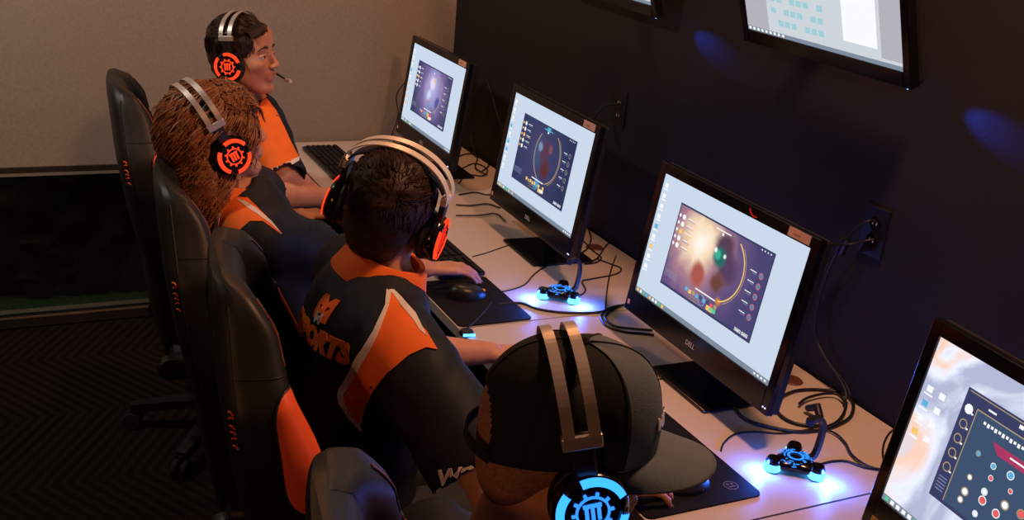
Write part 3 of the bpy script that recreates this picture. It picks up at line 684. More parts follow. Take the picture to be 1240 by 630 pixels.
cable([PY(490, 100, 3.40), PY(480, 116, 3.40), PY(482, 140, 3.40), PY(474, 166, 3.40)] + dk([(478, 172)]), .0025, 'cable hanging beside the beige wall behind the farthest monitor')
for i, l in enumerate(([(558, 205), (575, 198), (590, 205), (585, 213), (565, 212), (556, 222)], [(552, 190), (570, 186), (585, 192), (592, 200), (583, 208)], [(565, 180), (578, 190), (576, 203), (590, 212)], [(556, 236), (575, 233), (590, 236), (604, 234)], [(552, 248), (570, 249), (590, 247), (606, 252)], [(552, 261), (580, 261), (600, 259), (612, 268)])):
    cable(dk(l, .003, .002 * (i % 3)), .0028, ['flat cable loop behind the farthest monitor', 'arched cable behind the farthest monitor', 'steep cable in the tangle behind the farthest monitor', 'uppermost of the cables between the two far monitors', 'middle cable crossing between the two far monitors', 'lowest cable reaching the left corner of the second monitor'][i])
for i, l in enumerate(([(696, 283), (705, 290), (716, 302), (728, 312), (722, 318), (708, 320)], [(712, 276), (716, 288), (712, 300), (702, 308)], [(742, 289), (732, 300), (724, 312), (712, 318), (700, 318)])):
    cable(dk(l, .0025, .002 * i), .0024, ['cable over the brown grommet behind the second monitor', 'short cable loop at the wall behind the second monitor', 'cable from the wall to the foot of the second monitor'][i])
# plug block on the hanging power cable + cable knot
MB_ = MB().tube([PX(1025, 289, -.04), PX(1017, 306, -.04)], .012, 12)
tag(MB_.build('power_adapter', None, K['plastic'], 40), 'small black power adapter on the cable hanging from the outlet', 'adapter')
q = PZ(992, 512, DZ)
tag(MB().tube([q + Vector((0, 0, .012)), q + Vector((.004, .02, .03)), q + Vector((0, .045, .014))], [.009, .011, .008], 10).build('cable_tie_knot', None, K['cable'], 50), 'black knot of bundled cable on top of the coil', 'cable knot')
# in-line control by the phone
q = PZ(565, 402, DZ + .008)
ic = root('headset_cable_control', (q.x, q.y, DZ), 'round black in-line headset control with a blue light at the desk edge', 'cable control')
MB().lathe([(.0001, 0), (.018, .001), (.020, .006), (.017, .012), (.0001, .014)], Matrix.Translation((q.x, q.y, DZ)), 24).build('dial', ic, K['plastic'], 40)
MB().tube([(q.x - .015, q.y - .015, DZ + .006), (q.x + .015, q.y - .02, DZ + .006)], .004, 8).build('blue_light', ic, K['blue_glow'])
MB().tube(spline([Vector((q.x + .005, q.y + .015, DZ + .008))] + dk([(577, 388), (588, 376), (595, 366)], .003), 6), .0025, 8).build('cord', ic, K['cable'])

# ------------------------------------------------------------------ gaming chairs
WROW = [(.44, .20), (.60, .225), (.75, .24), (.90, .262), (1.02, .272), (1.12, .262), (1.20, .215), (1.26, .185), (1.30, .160)]
def lerp_tab(tab, t):
    for (a, x), (b, y) in zip(tab, tab[1:]):
        if t <= b: return x + (y - x) * (max(t, a) - a) / (b - a)
    return tab[-1][1]
BX = [(.44, -.20), (.60, -.235), (.80, -.262), (.95, -.295), (1.10, -.318), (1.30, -.335)]      # back plane x
TH = [(.44, .05), (.60, .065), (.90, .06), (1.10, .055), (1.24, .052), (1.28, .042), (1.305, .012)]   # pad thickness
WG = [(.44, .02), (.62, .06), (.80, .095), (.92, .095), (1.04, .082), (1.12, .058), (1.22, .045), (1.30, .012)]  # wing forward reach
def sect(z, n=6):
    w_, t, g, bx = lerp_tab(WROW, z), lerp_tab(TH, z), lerp_tab(WG, z), lerp_tab(BX, z)
    half = [(-.012, 0), (-.010, w_ * .5), (.0, w_ * .88), (.022, w_), (t * .75 + g * .35, w_ * 1.02), (t + g * .8, w_ * 1.0), (t + g, w_ - .028), (t + g * .75, w_ - .058), (t + g * .12, w_ - .095), (t, w_ * .35)]
    pts = [Vector((bx + x, y, z)) for x, y in half] + [Vector((bx + x, -y, z)) for x, y in half[:0:-1]]
    return spline(pts, n, True)
def surf(u, z):          # u in control-index units
    s_ = sect(z, 8); N = len(s_); q = (u * 8) % N; i = int(q); return s_[i].lerp(s_[(i + 1) % N], q - i)
def gaming_chair(x, y, lift, yaw, label):
    r_ = root('gaming_chair', (x, y, 0), label, 'chair', 'black and orange gaming chairs')
    T = Matrix.Translation((x, y, 0)) @ Matrix.Rotation(yaw, 4, 'Z'); TL_ = T @ Matrix.Translation((0, 0, lift))
    zs = [.44 + .84 * i / 40 for i in range(41)] + [1.288, 1.296, 1.302]
    V = []; F = []
    for k, z in enumerate(zs):
        ring = sect(min(z, 1.30), 5); c = Vector((lerp_tab(BX, z) + lerp_tab(TH, z) * .5, 0, z)); sc = 1 if z < 1.27 else [.97, .90, .78, .62][max(0, k - 40)] 
        V += [TL_ @ (Vector((c.x + (q.x - c.x) * sc, q.y * (sc * .5 + .5), z))) for q in ring]
    n = len(ring)
    for i in range(len(zs) - 1):
        for k in range(n): F.append([i * n + k, i * n + (k + 1) % n, (i + 1) * n + (k + 1) % n, (i + 1) * n + k])
    F.append(list(range(n))[::-1]); F.append([(len(zs) - 1) * n + k for k in range(n)])
    b = MB(); b.add(V, F); bk = b.build('backrest', r_, K['leather'], 60)
    for s_ in (1, -1):
        # orange insert wrapping the wing, oval in surface space
        rows = 14; seg = 36; v = []; f = []
        uc, du, zc, dz = 5.2, 1.05, 1.030, .115
        U = lambda u: (19 - u) if s_ < 0 else u
        NR = 19
        for i in range(rows + 1):
            for k in range(seg):
                a = 2 * math.pi * k / seg; rr = i / rows; e = .62
                cx = math.copysign(abs(math.cos(a)) ** e, math.cos(a)); cz = math.copysign(abs(math.sin(a)) ** e, math.sin(a))
                u = uc + du * rr * cx + .25 * rr * cz; z = zc + dz * rr * cz
                p = surf(u if s_ > 0 else (NR - u), z)
                p1 = surf((u + .1) if s_ > 0 else (NR - u - .1), z); p2 = surf(u if s_ > 0 else (NR - u), z + .01)
                nn = (p1 - p).cross(p2 - p).normalized() * -s_
                v.append(TL_ @ (p + nn * (.006 * (1 - rr ** 6) + .0015)))
        for i in range(rows):
            for k in range(seg): f.append([i * seg + k, i * seg + (k + 1) % seg, (i + 1) * seg + (k + 1) % seg, (i + 1) * seg + k])
        MB().add(v, f).build('wing_insert', r_, K['orange_leather'], 60)
        rim = [v[rows * seg + k] for k in range(seg)]
        MB().tube(rim, .0024, 6, closed=True).build('insert_piping', r_, K['leather'], 60)
        # seams along the wing: one dark welt and one orange stitch row
        for (uu, zz0, zz1, rad, mm) in ((3.0, .5, 1.27, .0022, K['leather']), (6.15, 1.17, 1.27, .0022, K['leather'])):
            pts = [TL_ @ (surf(uu if s_ > 0 else 19 - uu, zz0 + (zz1 - zz0) * i / 30)) for i in range(31)]
            MB().tube(pts, rad, 6).build('seam', r_, mm, 60)
        pts = [TL_ @ surf(uu_, 1.165) for uu_ in [(3.1 + 2.7 * i / 14) if s_ > 0 else 19 - (3.1 + 2.7 * i / 14) for i in range(15)]]
        MB().tube(pts, .0016, 6).build('seam', r_, K['leather'], 60)
        st = MB()
        for i in range(46):
            z = 1.17 + .10 * i / 46; a = surf(6.0 if s_ > 0 else 13.0, z); c_ = surf(6.0 if s_ > 0 else 13.0, z + .0026)
            st.tube([TL_ @ a, TL_ @ c_], .0011, 4)
        st.build('stitching', r_, K['orange_thread'])
        # small embroidered script on the rear corner
        st = MB()
        for i, (h_, sl) in enumerate(((.010, .4), (.014, -.2), (.009, .5), (.012, .1), (.008, -.4), (.011, .3))):
            z = 1.115 - i * .012; a = surf(2.45 if s_ > 0 else 16.55, z); c_ = surf(2.45 + .35 if s_ > 0 else 16.55 - .35, z - h_ * sl)
            st.tube([TL_ @ a, TL_ @ ((a + c_) / 2 + Vector((0, s_ * .001, .003))), TL_ @ c_], .0019, 5)
        st.build('embroidered_script', r_, K['orange_leather'])
    # head slots, centre panel cushion
    MB().lathe([(.0001, .006), (.6, .004), (1, 0)], TL_ @ Matrix.Translation((lerp_tab(BX, .85) + lerp_tab(TH, .85), 0, .80)) @ Matrix.Rotation(math.radians(86), 4, 'Y') @ Matrix.Diagonal((.20, .12, 3, 1)), 28).build('back_panel', r_, K['orange_leather'], 60)
    # seat with side bolsters
    prof = [(-.25, .05), (-.245, .10), (-.20, .125), (-.17, .095), (0, .085), (.17, .095), (.20, .125), (.245, .10), (.25, .05), (.2, .0), (-.2, .0)]
    V = []; F = []; xs = [-.20, -.19, -.1, 0, .1, .2, .27, .30, .31]; sc = [.8, 1, 1, 1, 1, 1, 1, .9, .6]
    for xx, q in zip(xs, sc):
        ring = spline([Vector((xx, py * (q * .3 + .7), .41 + .05 + (pz - .05) * q)) for py, pz in prof], 4, True); V += [TL_ @ p for p in ring]
    n = len(ring)
    for i in range(len(xs) - 1):
        for k in range(n): F.append([i * n + k, i * n + (k + 1) % n, (i + 1) * n + (k + 1) % n, (i + 1) * n + k])
    F.append(list(range(n))[::-1]); F.append([(len(xs) - 1) * n + k for k in range(n)])
    MB().add(V, F).build('seat', r_, K['leather'], 60)
    for s_ in (1, -1):
        a = MB().tube(spline([TL_ @ Vector((-.05, s_ * .20, .40)), TL_ @ Vector((-.05, s_ * .29, .41)), TL_ @ Vector((-.03, s_ * .30, .50)), TL_ @ Vector((-.01, s_ * .30, .62))], 6), .018, 10).build('armrest', r_, K['plastic'], 60)
        MB().box((-.13, s_ * .30 - .04, .62), (.13, s_ * .30 + .04, .65), T=TL_, bev=.012).build('arm_pad', a, K['matte'])
        MB().lathe([(.0001, .02), (.035, .018), (.04, 0), (.04, -.01)], TL_ @ Matrix.Translation((-.20, s_ * .235, .46)) @ Matrix.Rotation(-s_ * math.pi / 2, 4, 'X'), 20).build('recline_hinge', r_, K['plastic'], 50)
    MB().box((-.13, -.1, .37), (.13, .1, .41), T=TL_, bev=.01).build('seat_plate', r_, K['steel_black'])
    MB().lathe([(.05, .10), (.05, .16), (.028, .17), (.028, .38 + lift)], T, 20).build('gas_lift', r_, K['steel_black'], 40)
    for k in range(5):
        a = math.radians(72 * k + 20); d = Vector((math.cos(a), math.sin(a), 0))
        lg_ = MB().ribbon([T @ (d * .03 + Vector((0, 0, .115))), T @ (d * .18 + Vector((0, 0, .10))), T @ (d * .32 + Vector((0, 0, .075)))], [Vector((-math.sin(a + yaw), math.cos(a + yaw), 0))] * 3, [.06, .05, .035], .03).build('base_leg', r_, K['plastic'])
        Tc = T @ Matrix.Translation(d * .32 + Vector((0, 0, .030))) @ Matrix.Rotation(a, 4, 'Z')
        cb = MB()
        for q in (-.016, .016): cb.lathe([(.0001, -.009), (.027, -.009), (.030, -.005), (.030, .005), (.027, .009), (.0001, .009)], Tc @ Matrix.Translation((0, q, 0)) @ Matrix.Rotation(math.pi / 2, 4, 'X'), 18)
        cb.tube([Tc @ Vector((0, -.02, 0)), Tc @ Vector((0, .02, 0))], .007, 8).tube([Tc @ Vector((0, 0, 0)), Tc @ Vector((0, 0, .045))], .008, 8)
        cb.build('caster', lg_, K['matte'], 40)
    return r_
for (px, py, yt, yaw, dzz, lab) in ((420, 558, .12, -.24, .066, 'nearest gaming chair, only the rounded top of its back showing at the bottom edge'),
        (278, 284, 1.00, -.19, .030, 'tall gaming chair behind the person with the shaved neck, orange panel fully visible'),
        (206, 193, 1.68, -.13, .022, 'black gaming chair right behind the person with long ginger hair'),
        (145, 84, 2.46, -.08, .022, 'farthest gaming chair against the beige wall, orange patch peeking above the next chair')):
    tp = PY(px, py, yt); gaming_chair(tp.x + .305 * math.cos(yaw), yt + .305 * math.sin(yaw), tp.z - 1.302 - dzz, yaw, lab)

# ------------------------------------------------------------------ implicit surfaces for people
class SDF:
    def __init__(s, lo, hi, h):
        s.lo = np.array(lo, float); s.h = h; s.n = np.ceil((np.array(hi) - s.lo) / h).astype(int) + 1; s.D = np.full(s.n, 1.0, np.float32)
        s.ax = [s.lo[i] + h * np.arange(s.n[i]) for i in range(3)]
    def _sl(s, lo, hi, m):
        a = np.clip(np.floor((np.array(lo) - m - s.lo) / s.h).astype(int), 0, s.n - 1); b = np.clip(np.ceil((np.array(hi) + m - s.lo) / s.h).astype(int) + 1, 1, s.n)
        return tuple(slice(a[i], max(b[i], a[i] + 1)) for i in range(3))
    def _xyz(s, sl): return s.ax[0][sl[0]][:, None, None], s.ax[1][sl[1]][None, :, None], s.ax[2][sl[2]][None, None, :]
    def _put(s, sl, d, k, sub=False):
        A = s.D[sl]
        if sub:
            d = -d; h = np.clip(.5 + .5 * (d - A) / k, 0, 1) if k > 0 else (d > A); s.D[sl] = A + (d - A) * h + k * h * (1 - h)
        else:
            h = np.clip(.5 + .5 * (d - A) / k, 0, 1); s.D[sl] = d + (A - d) * h - k * h * (1 - h)
    def cap(s, a, b, ra, rb=None, k=.01, sub=False):
        rb = ra if rb is None else rb; a = np.array(a, float); b = np.array(b, float); r = max(ra, rb) + k
        sl = s._sl(np.minimum(a, b), np.maximum(a, b), r + .012); x, y, z = s._xyz(sl); ba = b - a; L = ba @ ba + 1e-12
        px, py, pz = x - a[0], y - a[1], z - a[2]; t = np.clip((px * ba[0] + py * ba[1] + pz * ba[2]) / L, 0, 1)
        d = np.sqrt((px - t * ba[0]) ** 2 + (py - t * ba[1]) ** 2 + (pz - t * ba[2]) ** 2) - (ra + (rb - ra) * t); s._put(sl, d, k, sub); return s
    def ell(s, c, R, T=None, k=.01, sub=False):
        """ellipsoid radii R in frame T (3x3 rotation, columns axes)"""
        c = np.array(c, float); T = np.eye(3) if T is None else np.array(T)[:3, :3]; R = np.array(R, float)
        e = np.sqrt(((T * R[None, :]) ** 2).sum(1)); sl = s._sl(c - e, c + e, k + .012); x, y, z = s._xyz(sl); px, py, pz = x - c[0], y - c[1], z - c[2]
        q = [px * T[0, i] + py * T[1, i] + pz * T[2, i] for i in range(3)]
        k0 = np.sqrt(sum((q[i] / R[i]) ** 2 for i in range(3))); k1 = np.sqrt(sum((q[i] / R[i] ** 2) ** 2 for i in range(3))) + 1e-9
        s._put(sl, k0 * (k0 - 1) / k1, k, sub); return s
    def clip(s, p, n, k=.004):
        """remove everything on the +n side of the plane through p"""
        x, y, z = s._xyz((slice(None),) * 3); n = np.array(Vector(n).normalized()); d = (x - p[0]) * n[0] + (y - p[1]) * n[1] + (z - p[2]) * n[2]; s.D = np.maximum(s.D, d.astype(np.float32)); return s
    def noise(s, amp, f, seed=0):
        x, y, z = s._xyz((slice(None),) * 3); r = np.random.RandomState(seed); tot = 0
        for i in range(5):
            v = r.normal(size=3); v = v / np.linalg.norm(v) * f * (1 + .5 * i); tot = tot + np.sin(x * v[0] + y * v[1] + z * v[2] + r.uniform(0, 6)) * (1 / (1 + .4 * i))
        m = np.abs(s.D) < amp * 6 + s.h * 3; s.D = np.where(m, s.D + amp * tot * .4, s.D).astype(np.float32); return s
    def mesh(s):
        D = s.D.copy(); D[0] = D[-1] = 1; D[:, 0] = D[:, -1] = 1; D[:, :, 0] = D[:, :, -1] = 1
        I = D < 0; c = I[:-1, :-1, :-1].astype(np.int8)
        for (i, j, k) in [(a, b, c_) for a in (0, 1) for b in (0, 1) for c_ in (0, 1)][1:]:
            c = c + I[i:I.shape[0] - 1 + i, j:I.shape[1] - 1 + j, k:I.shape[2] - 1 + k]
        act = (c > 0) & (c < 8); idx = np.full(act.shape, -1, np.int64); P = np.argwhere(act); idx[act] = np.arange(len(P))
        acc = np.zeros((len(P), 3)); cnt = np.zeros(len(P))
        cor = [(a, b, c_) for a in (0, 1) for b in (0, 1) for c_ in (0, 1)]
        for a in cor:
            for ax in range(3):
                if a[ax]: continue
                b = list(a); b[ax] = 1; A = D[P[:, 0] + a[0], P[:, 1] + a[1], P[:, 2] + a[2]]; B = D[P[:, 0] + b[0], P[:, 1] + b[1], P[:, 2] + b[2]]
                m = (A < 0) != (B < 0); t = np.where(m, A / np.where(m, A - B, 1), 0); q = np.array(a, float)[None, :].repeat(len(P), 0); q[:, ax] += t
                acc += q * m[:, None]; cnt += m
        V = s.lo + (P + acc / cnt[:, None]) * s.h; F = []
        for ax in range(3):
            o1, o2 = [(1, 2), (2, 0), (0, 1)][ax]
            sa = [slice(None)] * 3; sb = [slice(None)] * 3; sa[ax] = slice(0, -1); sb[ax] = slice(1, None)
            A = I[tuple(sa)]; B = I[tuple(sb)]; E_ = np.argwhere(A != B); E_ = E_[(E_[:, o1] > 0) & (E_[:, o2] > 0)]
            fl = A[E_[:, 0], E_[:, 1], E_[:, 2]]
            def cell(d1, d2): q = E_.copy(); q[:, o1] -= d1; q[:, o2] -= d2; return idx[q[:, 0], q[:, 1], q[:, 2]]
            Q = np.stack([cell(1, 1), cell(0, 1), cell(0, 0), cell(1, 0)], 1); Q[~fl] = Q[~fl][:, ::-1]; F.append(Q)
        F = np.concatenate(F); F = F[(F >= 0).all(1)]
        for _ in range(2):   # light smoothing
            nb = np.zeros_like(V); cn = np.zeros(len(V))
            for a, b in ((0, 1), (1, 2), (2, 3), (3, 0)):
                np.add.at(nb, F[:, a], V[F[:, b]]); np.add.at(cn, F[:, a], 1); np.add.at(nb, F[:, b], V[F[:, a]]); np.add.at(cn, F[:, b], 1)
            V = V * .6 + .4 * nb / np.maximum(cn, 1)[:, None]
        return V, F
def sobj(sdf, name, parent, m):
    o = obj(name, sdf.mesh(), parent, m); shade(o); return o
def bvh_of(o):
    off = Vector((0, 0, 0)); p = o
    while p is not None: off += p.location; p = p.parent
    me = o.data; return BVHTree.FromPolygons([v.co + off for v in me.vertices], [list(p.vertices) for p in me.polygons])
def drape(name, parent, bvh, pts2, faces, fn, m, lift=.002, thick=.0012, one=False):
    """lay a flat cut shape on a surface: fn(x,y)->(origin, dir)"""
    V = []; ok = []
    for (x, y) in pts2:
        o, d = fn(x, y); h, n, i, dist = bvh.ray_cast(o, d)
        if h is None: V.append(None); ok.append(False); continue
        if n.dot(d) > 0: n = -n
        V.append((h, n)); ok.append(True)
    F = [f for f in faces if all(ok[i] for i in f)]
    if not F: print('drape failed', name); return None
    ds = [(V[i][0] - fn(*pts2[i])[0]).length for i in range(len(V)) if ok[i]]
    v = []
    for q in V: v.append(q[0] + q[1] * lift if q else Vector((0, 0, 0)))
    F = [f for f in F if max((v[a] - v[b]).length for a in f for b in f) < .11]
    if F:      # keep the largest connected piece when asked to stay one panel
        if one:
            par = {}
            def fd(a):
                while par.setdefault(a, a) != a: a = par[a]
                return a
            for f in F:
                for b_ in f[1:]: par[fd(b_)] = fd(f[0])
            cnt = {}
            for f in F: cnt[fd(f[0])] = cnt.get(fd(f[0]), 0) + 1
            best = max(cnt, key=cnt.get); F = [f for f in F if fd(f[0]) == best]
    used = sorted({i for f in F for i in f}); mp = {i: k for k, i in enumerate(used)}; N = len(used)
    top = [v[i] for i in used]; bot = [v[i] - V[i][1] * thick for i in used]
    FF = [[mp[i] for i in f] for f in F]; ed = {}
    for f in FF:
        for a, b in zip(f, f[1:] + f[:1]): ed[(a, b)] = 1
    side = [[a, b, b + N, a + N] for (a, b) in ed if (b, a) not in ed]
    o = MB().add(top + bot, FF + [[i + N for i in f[::-1]] for f in FF] + side).build(name, parent, m, 50); return o
def poly_grid(out, step):
    """outline -> (pts, tris) with interior grid points"""
    out = [Vector(p) for p in out]; dense = []
    for a, b in zip(out, out[1:] + out[:1]):
        k = max(1, int((b - a).length / step)); dense += [a.lerp(b, i / k) for i in range(k)]
    def inside(x, y):
        c = False
        for a, b in zip(out, out[1:] + out[:1]):
            if (a.y > y) != (b.y > y) and x < (b.x - a.x) * (y - a.y) / (b.y - a.y) + a.x: c = not c
        return c
    x0 = min(p.x for p in out); x1 = max(p.x for p in out); y0 = min(p.y for p in out); y1 = max(p.y for p in out); pts = list(dense); x = x0 + step / 2
    while x < x1:
        y = y0 + step / 2
        while y < y1:
            if inside(x, y) and min((Vector((x, y)) - q).length for q in dense) > step * .4: pts.append(Vector((x, y)))
            y += step
        x += step
    n = len(dense); r = delaunay_2d_cdt(pts, [(i, (i + 1) % n) for i in range(n)], [], 0, 1e-6)
    vs = [tuple(v) for v in r[0]]; fs = []
    for f in r[2]:
        c = sum((Vector(vs[i]) for i in f), Vector((0, 0))) / len(f)
        if inside(c.x, c.y): fs.append(list(f))
    return vs, fs
def sp2(pts, n=6, closed=True): return [(p.x, p.y) for p in spline([Vector((a, b, 0)) for a, b in pts], n, closed)]
def cam_fn(x, y): return CAM, ray(x, y)

def head_frame(C, f, u=(0, 0, 1)):
    f = Vector(f).normalized(); u = Vector(u); l = u.cross(f).normalized(); u2 = f.cross(l); m = Matrix((f, l, u2)).transposed().to_4x4(); m.translation = C; return m
def add_head(s, H, detail=True):
    P = lambda x, y, z: H @ Vector((x, y, z)); R = np.array(H.to_3x3())
    s.ell(P(-.018, 0, .036), (.097, .077, .088), R, .005)
    s.ell(P(.028, 0, -.022), (.062, .062, .088), R, .02)
    for q in (1, -1):
        s.cap(P(.0, q * .058, -.045), P(.055, q * .022, -.098), .022, .016, .02)
        s.ell(P(.060, q * .040, -.022), (.024, .022, .020), R, .015)
    s.ell(P(.070, 0, -.100), (.020, .022, .017), R, .018)
    s.cap(P(.073, -.036, .026), P(.073, .036, .026), .014, .014, .012)
    s.ell(P(.066, 0, .06), (.028, .05, .04), R, .02)
    for q in (1, -1): s.ell(P(.095, q * .031, .004), (.015, .017, .011), R, .008, sub=True)
    s.cap(P(.084, 0, .018), P(.108, 0, -.026), .0085, .0108, .010)
    for q in (1, -1): s.ell(P(.099, q * .013, -.030), (.011, .008, .008), R, .005)
    s.ell(P(.083, 0, -.060), (.013, .026, .020), R, .010)
    s.cap(P(.092, -.016, -.053), P(.092, .016, -.053), .0062, .0062, .005); s.cap(P(.089, -.014, -.066), P(.089, .014, -.066), .0068, .0068, .005)
    s.cap(P(.100, -.022, -.0595), P(.100, .022, -.0595), .003, .003, .002, sub=True)
    for q in (1, -1): s.ell(P(-.008, q * .080, .0), (.018, .010, .032), R, .006)
def face_bits(body, H, brow_m, open_=.5):
    P = lambda x, y, z: H @ Vector((x, y, z)); Rr = H.to_3x3().to_4x4()
    for q in (1, -1):
        Te = Matrix.Translation(P(.0735, q * .031, .003)) @ Rr
        e = MB().lathe([(.0001, .0125), (.006, .0110), (.0110, .006), (.0125, 0)], Te @ Matrix.Rotation(math.pi / 2, 4, 'Y'), 20).build('eye', body, K['eye_white'], 60)
        MB().lathe([(.0001, .0132), (.003, .0129), (.0058, .0118)], Te @ Matrix.Rotation(math.pi / 2, 4, 'Y'), 16).build('iris', e, K['iris'], 60)
        MB().tube(spline([P(.081, q * .017, .0080), P(.0875, q * .026, .0098), P(.086, q * .037, .0088), P(.077, q * .046, .003)], 4), [.0034] * 13, 6).build('upper_eyelid', body, K['skin'], 60)
        MB().tube(spline([P(.088, q * .014, .028), P(.091, q * .027, .0335), P(.083, q * .042, .030), P(.074, q * .050, .022)], 4), [.0035, .004, .004, .004, .004, .004, .0035, .0035, .003, .003, .0025, .002, .001], 6).build('eyebrow', body, brow_m, 60)
    for (z, r, x) in ((-.0545, .0046, .0945), (-.0645, .005, .0915)):
        MB().tube(spline([P(x - .010, -.023, -.0595), P(x, -.010, z), P(x + .001, 0, z - (.0015 if z > -.06 else -.0)), P(x, .010, z), P(x - .010, .023, -.0595)], 4), [.001] + [r * .7] * 3 + [r] * 9 + [r * .7] * 3 + [.001], 8).build('lip', body, K['lips'], 60)

def add_hand(s, Wp, d, n, side, curl=.5, spread=.12, scale=1.0, nails=None, thumb_in=.0):
    """Wp wrist, d towards fingers, n out of the back of the hand (up), side = direction of thumb"""
    d = Vector(d).normalized(); n = Vector(n); n = (n - d * n.dot(d)).normalized(); t = Vector(side); t = (t - d * t.dot(d) - n * t.dot(n)).normalized(); g = scale
    kn = []
    for i, (o, L) in enumerate(((.030, .088), (.010, .092), (-.011, .088), (-.030, .080))):
        b = Wp + d * (L * g) + t * (o * g) + n * .004; kn.append(b); s.cap(Wp + t * (o * .55 * g), b, .0125 * g, .0110 * g, .010)
    segs = ((.042, .026, .022), (.046, .029, .023), (.043, .027, .022), (.034, .021, .019))
    tips = []
    for i, b in enumerate(kn):
        a = (curl if isinstance(curl, (int, float)) else curl[i]); ang = -.12; p = b; sp_ = (1.5 - i) * spread
        r = (.0090, .0092, .0088, .0078)[i] * g
        dd = (d * math.cos(sp_) + t * math.sin(sp_)).normalized()
        for j, L in enumerate(segs[i]):
            ang += a * (.55, .9, .7)[j]; v = dd * math.cos(ang) - n * math.sin(ang); q = p + v * (L * g); s.cap(p, q, r * (1, .93, .86)[j], r * (.93, .86, .76)[j], .0035); p = q
        tips.append((p, v, n * math.cos(ang) + dd * math.sin(ang)))
    p = Wp + d * (.022 * g) + t * (.020 * g) - n * .004; q = p + (d * .5 + t * (.75 - thumb_in) - n * .25).normalized() * .040 * g; s.cap(p, q, .0150 * g, .0115 * g, .010)
    q2 = q + (d * .85 + t * (.35 - thumb_in) - n * .2).normalized() * .032 * g; s.cap(q, q2, .0110 * g, .0095 * g, .004); q3 = q2 + (d * .97 + t * (.05 - thumb_in) - n * .15).normalized() * .026 * g; s.cap(q2, q3, .0095 * g, .0078 * g, .004)
    tips.append((q3, (q3 - q2).normalized(), n))
    return tips
def person(label, C, hf, hu, N, shR, shL, elR, elL, wrR, wrL, hR, hL, pelvis, hh=.0042, face=True, neck_r=.054, sleeve=.072, chest_up=0, belly_r=(.13, .165), sl_len=.83):
    C, N, shR, shL, elR, elL, wrR, wrL, pelvis = [Vector(q) for q in (C, N, shR, shL, elR, elL, wrR, wrL, pelvis)]
    r_ = root('person', (pelvis.x, pelvis.y, 0), label, 'person', 'players at the desks'); H = head_frame(C, hf, hu)
    allp = [C, N, shR, shL, elR, elL, wrR, wrL] + ([wrR + Vector(hR[0]).normalized() * .2] if hR else []) + ([wrL + Vector(hL[0]).normalized() * .2] if hL else [])
    lo = Vector([min(p[i] for p in allp) - .13 for i in range(3)]); hi = Vector([max(p[i] for p in allp) + .15 for i in range(3)]); lo.z = min(wrR.z, wrL.z, elR.z, elL.z) - .08
    s = SDF(lo, hi, hh); add_head(s, H)
    s.cap(H @ Vector((-.022, 0, -.045)), N + (N - C) * .12, neck_r, neck_r + .004, .02)
    ax = (shL - shR).normalized(); up = (N - pelvis).normalized(); fw = ax.cross(up).normalized() * 1.0
    if fw.x < 0: fw = -fw
    mid = (shR + shL) / 2
    s.cap(N - up * .03, mid - up * .02, .06, .07, .02)
    for sh, el in ((shR, elR), (shL, elL)): s.cap(N - up * .04, sh, .04, .045, .02); s.cap(sh, el, .047, .040, .01)
    tips = []
    for sh, el, wr, hd_, th in ((shR, elR, wrR, hR, 1), (shL, elL, wrL, hL, -1)):
        mdl = el.lerp(wr, .3); s.cap(el, mdl, .040, .042, .01); s.cap(mdl, wr, .042, .0265, .012)
        if hd_: tips.append(add_hand(s, wr, *hd_))
    s.cap(mid, mid - up * .12, .10, .09, .02)
    body = sobj(s, 'body', r_, K['skin'])
    if face: face_bits(r_, H, K['brow'])
    for tp in tips:
        for (p, v, n) in tp:
            T = frame(p + n * .0062 + v * .001, v, n)
            MB().lathe([(.0001, .0012), (.0030, .0010), (.0042, 0)], T @ Matrix.Diagonal((1.35, 1, 1, 1)), 12).build('fingernail', r_, mat_nail, 60)
    # jersey
    js = SDF(Vector([min(p[i] for p in (N, shR, shL, elR, elL, pelvis)) - .22 for i in range(3)]), Vector([max(p[i] for p in (N, shR, shL, elR, elL, pelvis)) + .22 for i in range(3)]), .0075)
    R3 = np.array(Matrix((fw, ax, up)).transposed())
    js.ell(mid - up * .10, (.125, .195, .21), R3, .03); js.ell(mid - up * .27 + fw * .01, (belly_r[0], belly_r[1], .22), R3, .05); js.ell(pelvis + up * .06, (.135, .175, .12), R3, .05)
    js.ell(mid - up * .05 - fw * .045, (.085, .15, .13), R3, .04)
    for sh, el in ((shR, elR), (shL, elL)):
        js.cap(N - up * .045, sh - up * .005, .055, .066, .04)
        e2 = sh.lerp(el, sl_len); js.cap(sh, e2, sleeve * .95, sleeve * 1.12, .03); js.clip
    js.noise(.0040, 38, 3); js.noise(.0018, 85, 8)
    # neck opening and sleeve hems cut square
    hem = []
    for sh, el in ((shR, elR), (shL, elL)):
        dd = (el - sh).normalized(); e2 = sh.lerp(el, sl_len); js.cap(e2 + dd * .055, e2 + dd * .20, sleeve * 1.25, sleeve * 1.25, .004, sub=True); js.cap(e2 - dd * .0, e2 + dd * .1, sleeve * .92, sleeve * .92, .006, sub=True)
    js.cap(N + (C - N) * .10, N + (C - N) * 1.5, .068, .09, .006, sub=True)
    jr = sobj(js, 'jersey', r_, K['navy']); bv = bvh_of(jr)
    # trousers and shoes
    knL, knR = pelvis + Vector((.44, .12, .02)), pelvis + Vector((.44, -.12, .02)); ps = SDF((pelvis.x - .25, pelvis.y - .3, .02), (pelvis.x + .72, pelvis.y + .3, pelvis.z + .2), .012)
    for kn, q in ((knL, .1), (knR, -.1)):
        ps.cap(pelvis + Vector((0, q, 0)), kn, .095, .07, .03); ps.cap(kn, (kn.x + .02, kn.y, .12), .066, .05, .02)
    sobj(ps, 'trousers', r_, K['jeans'])
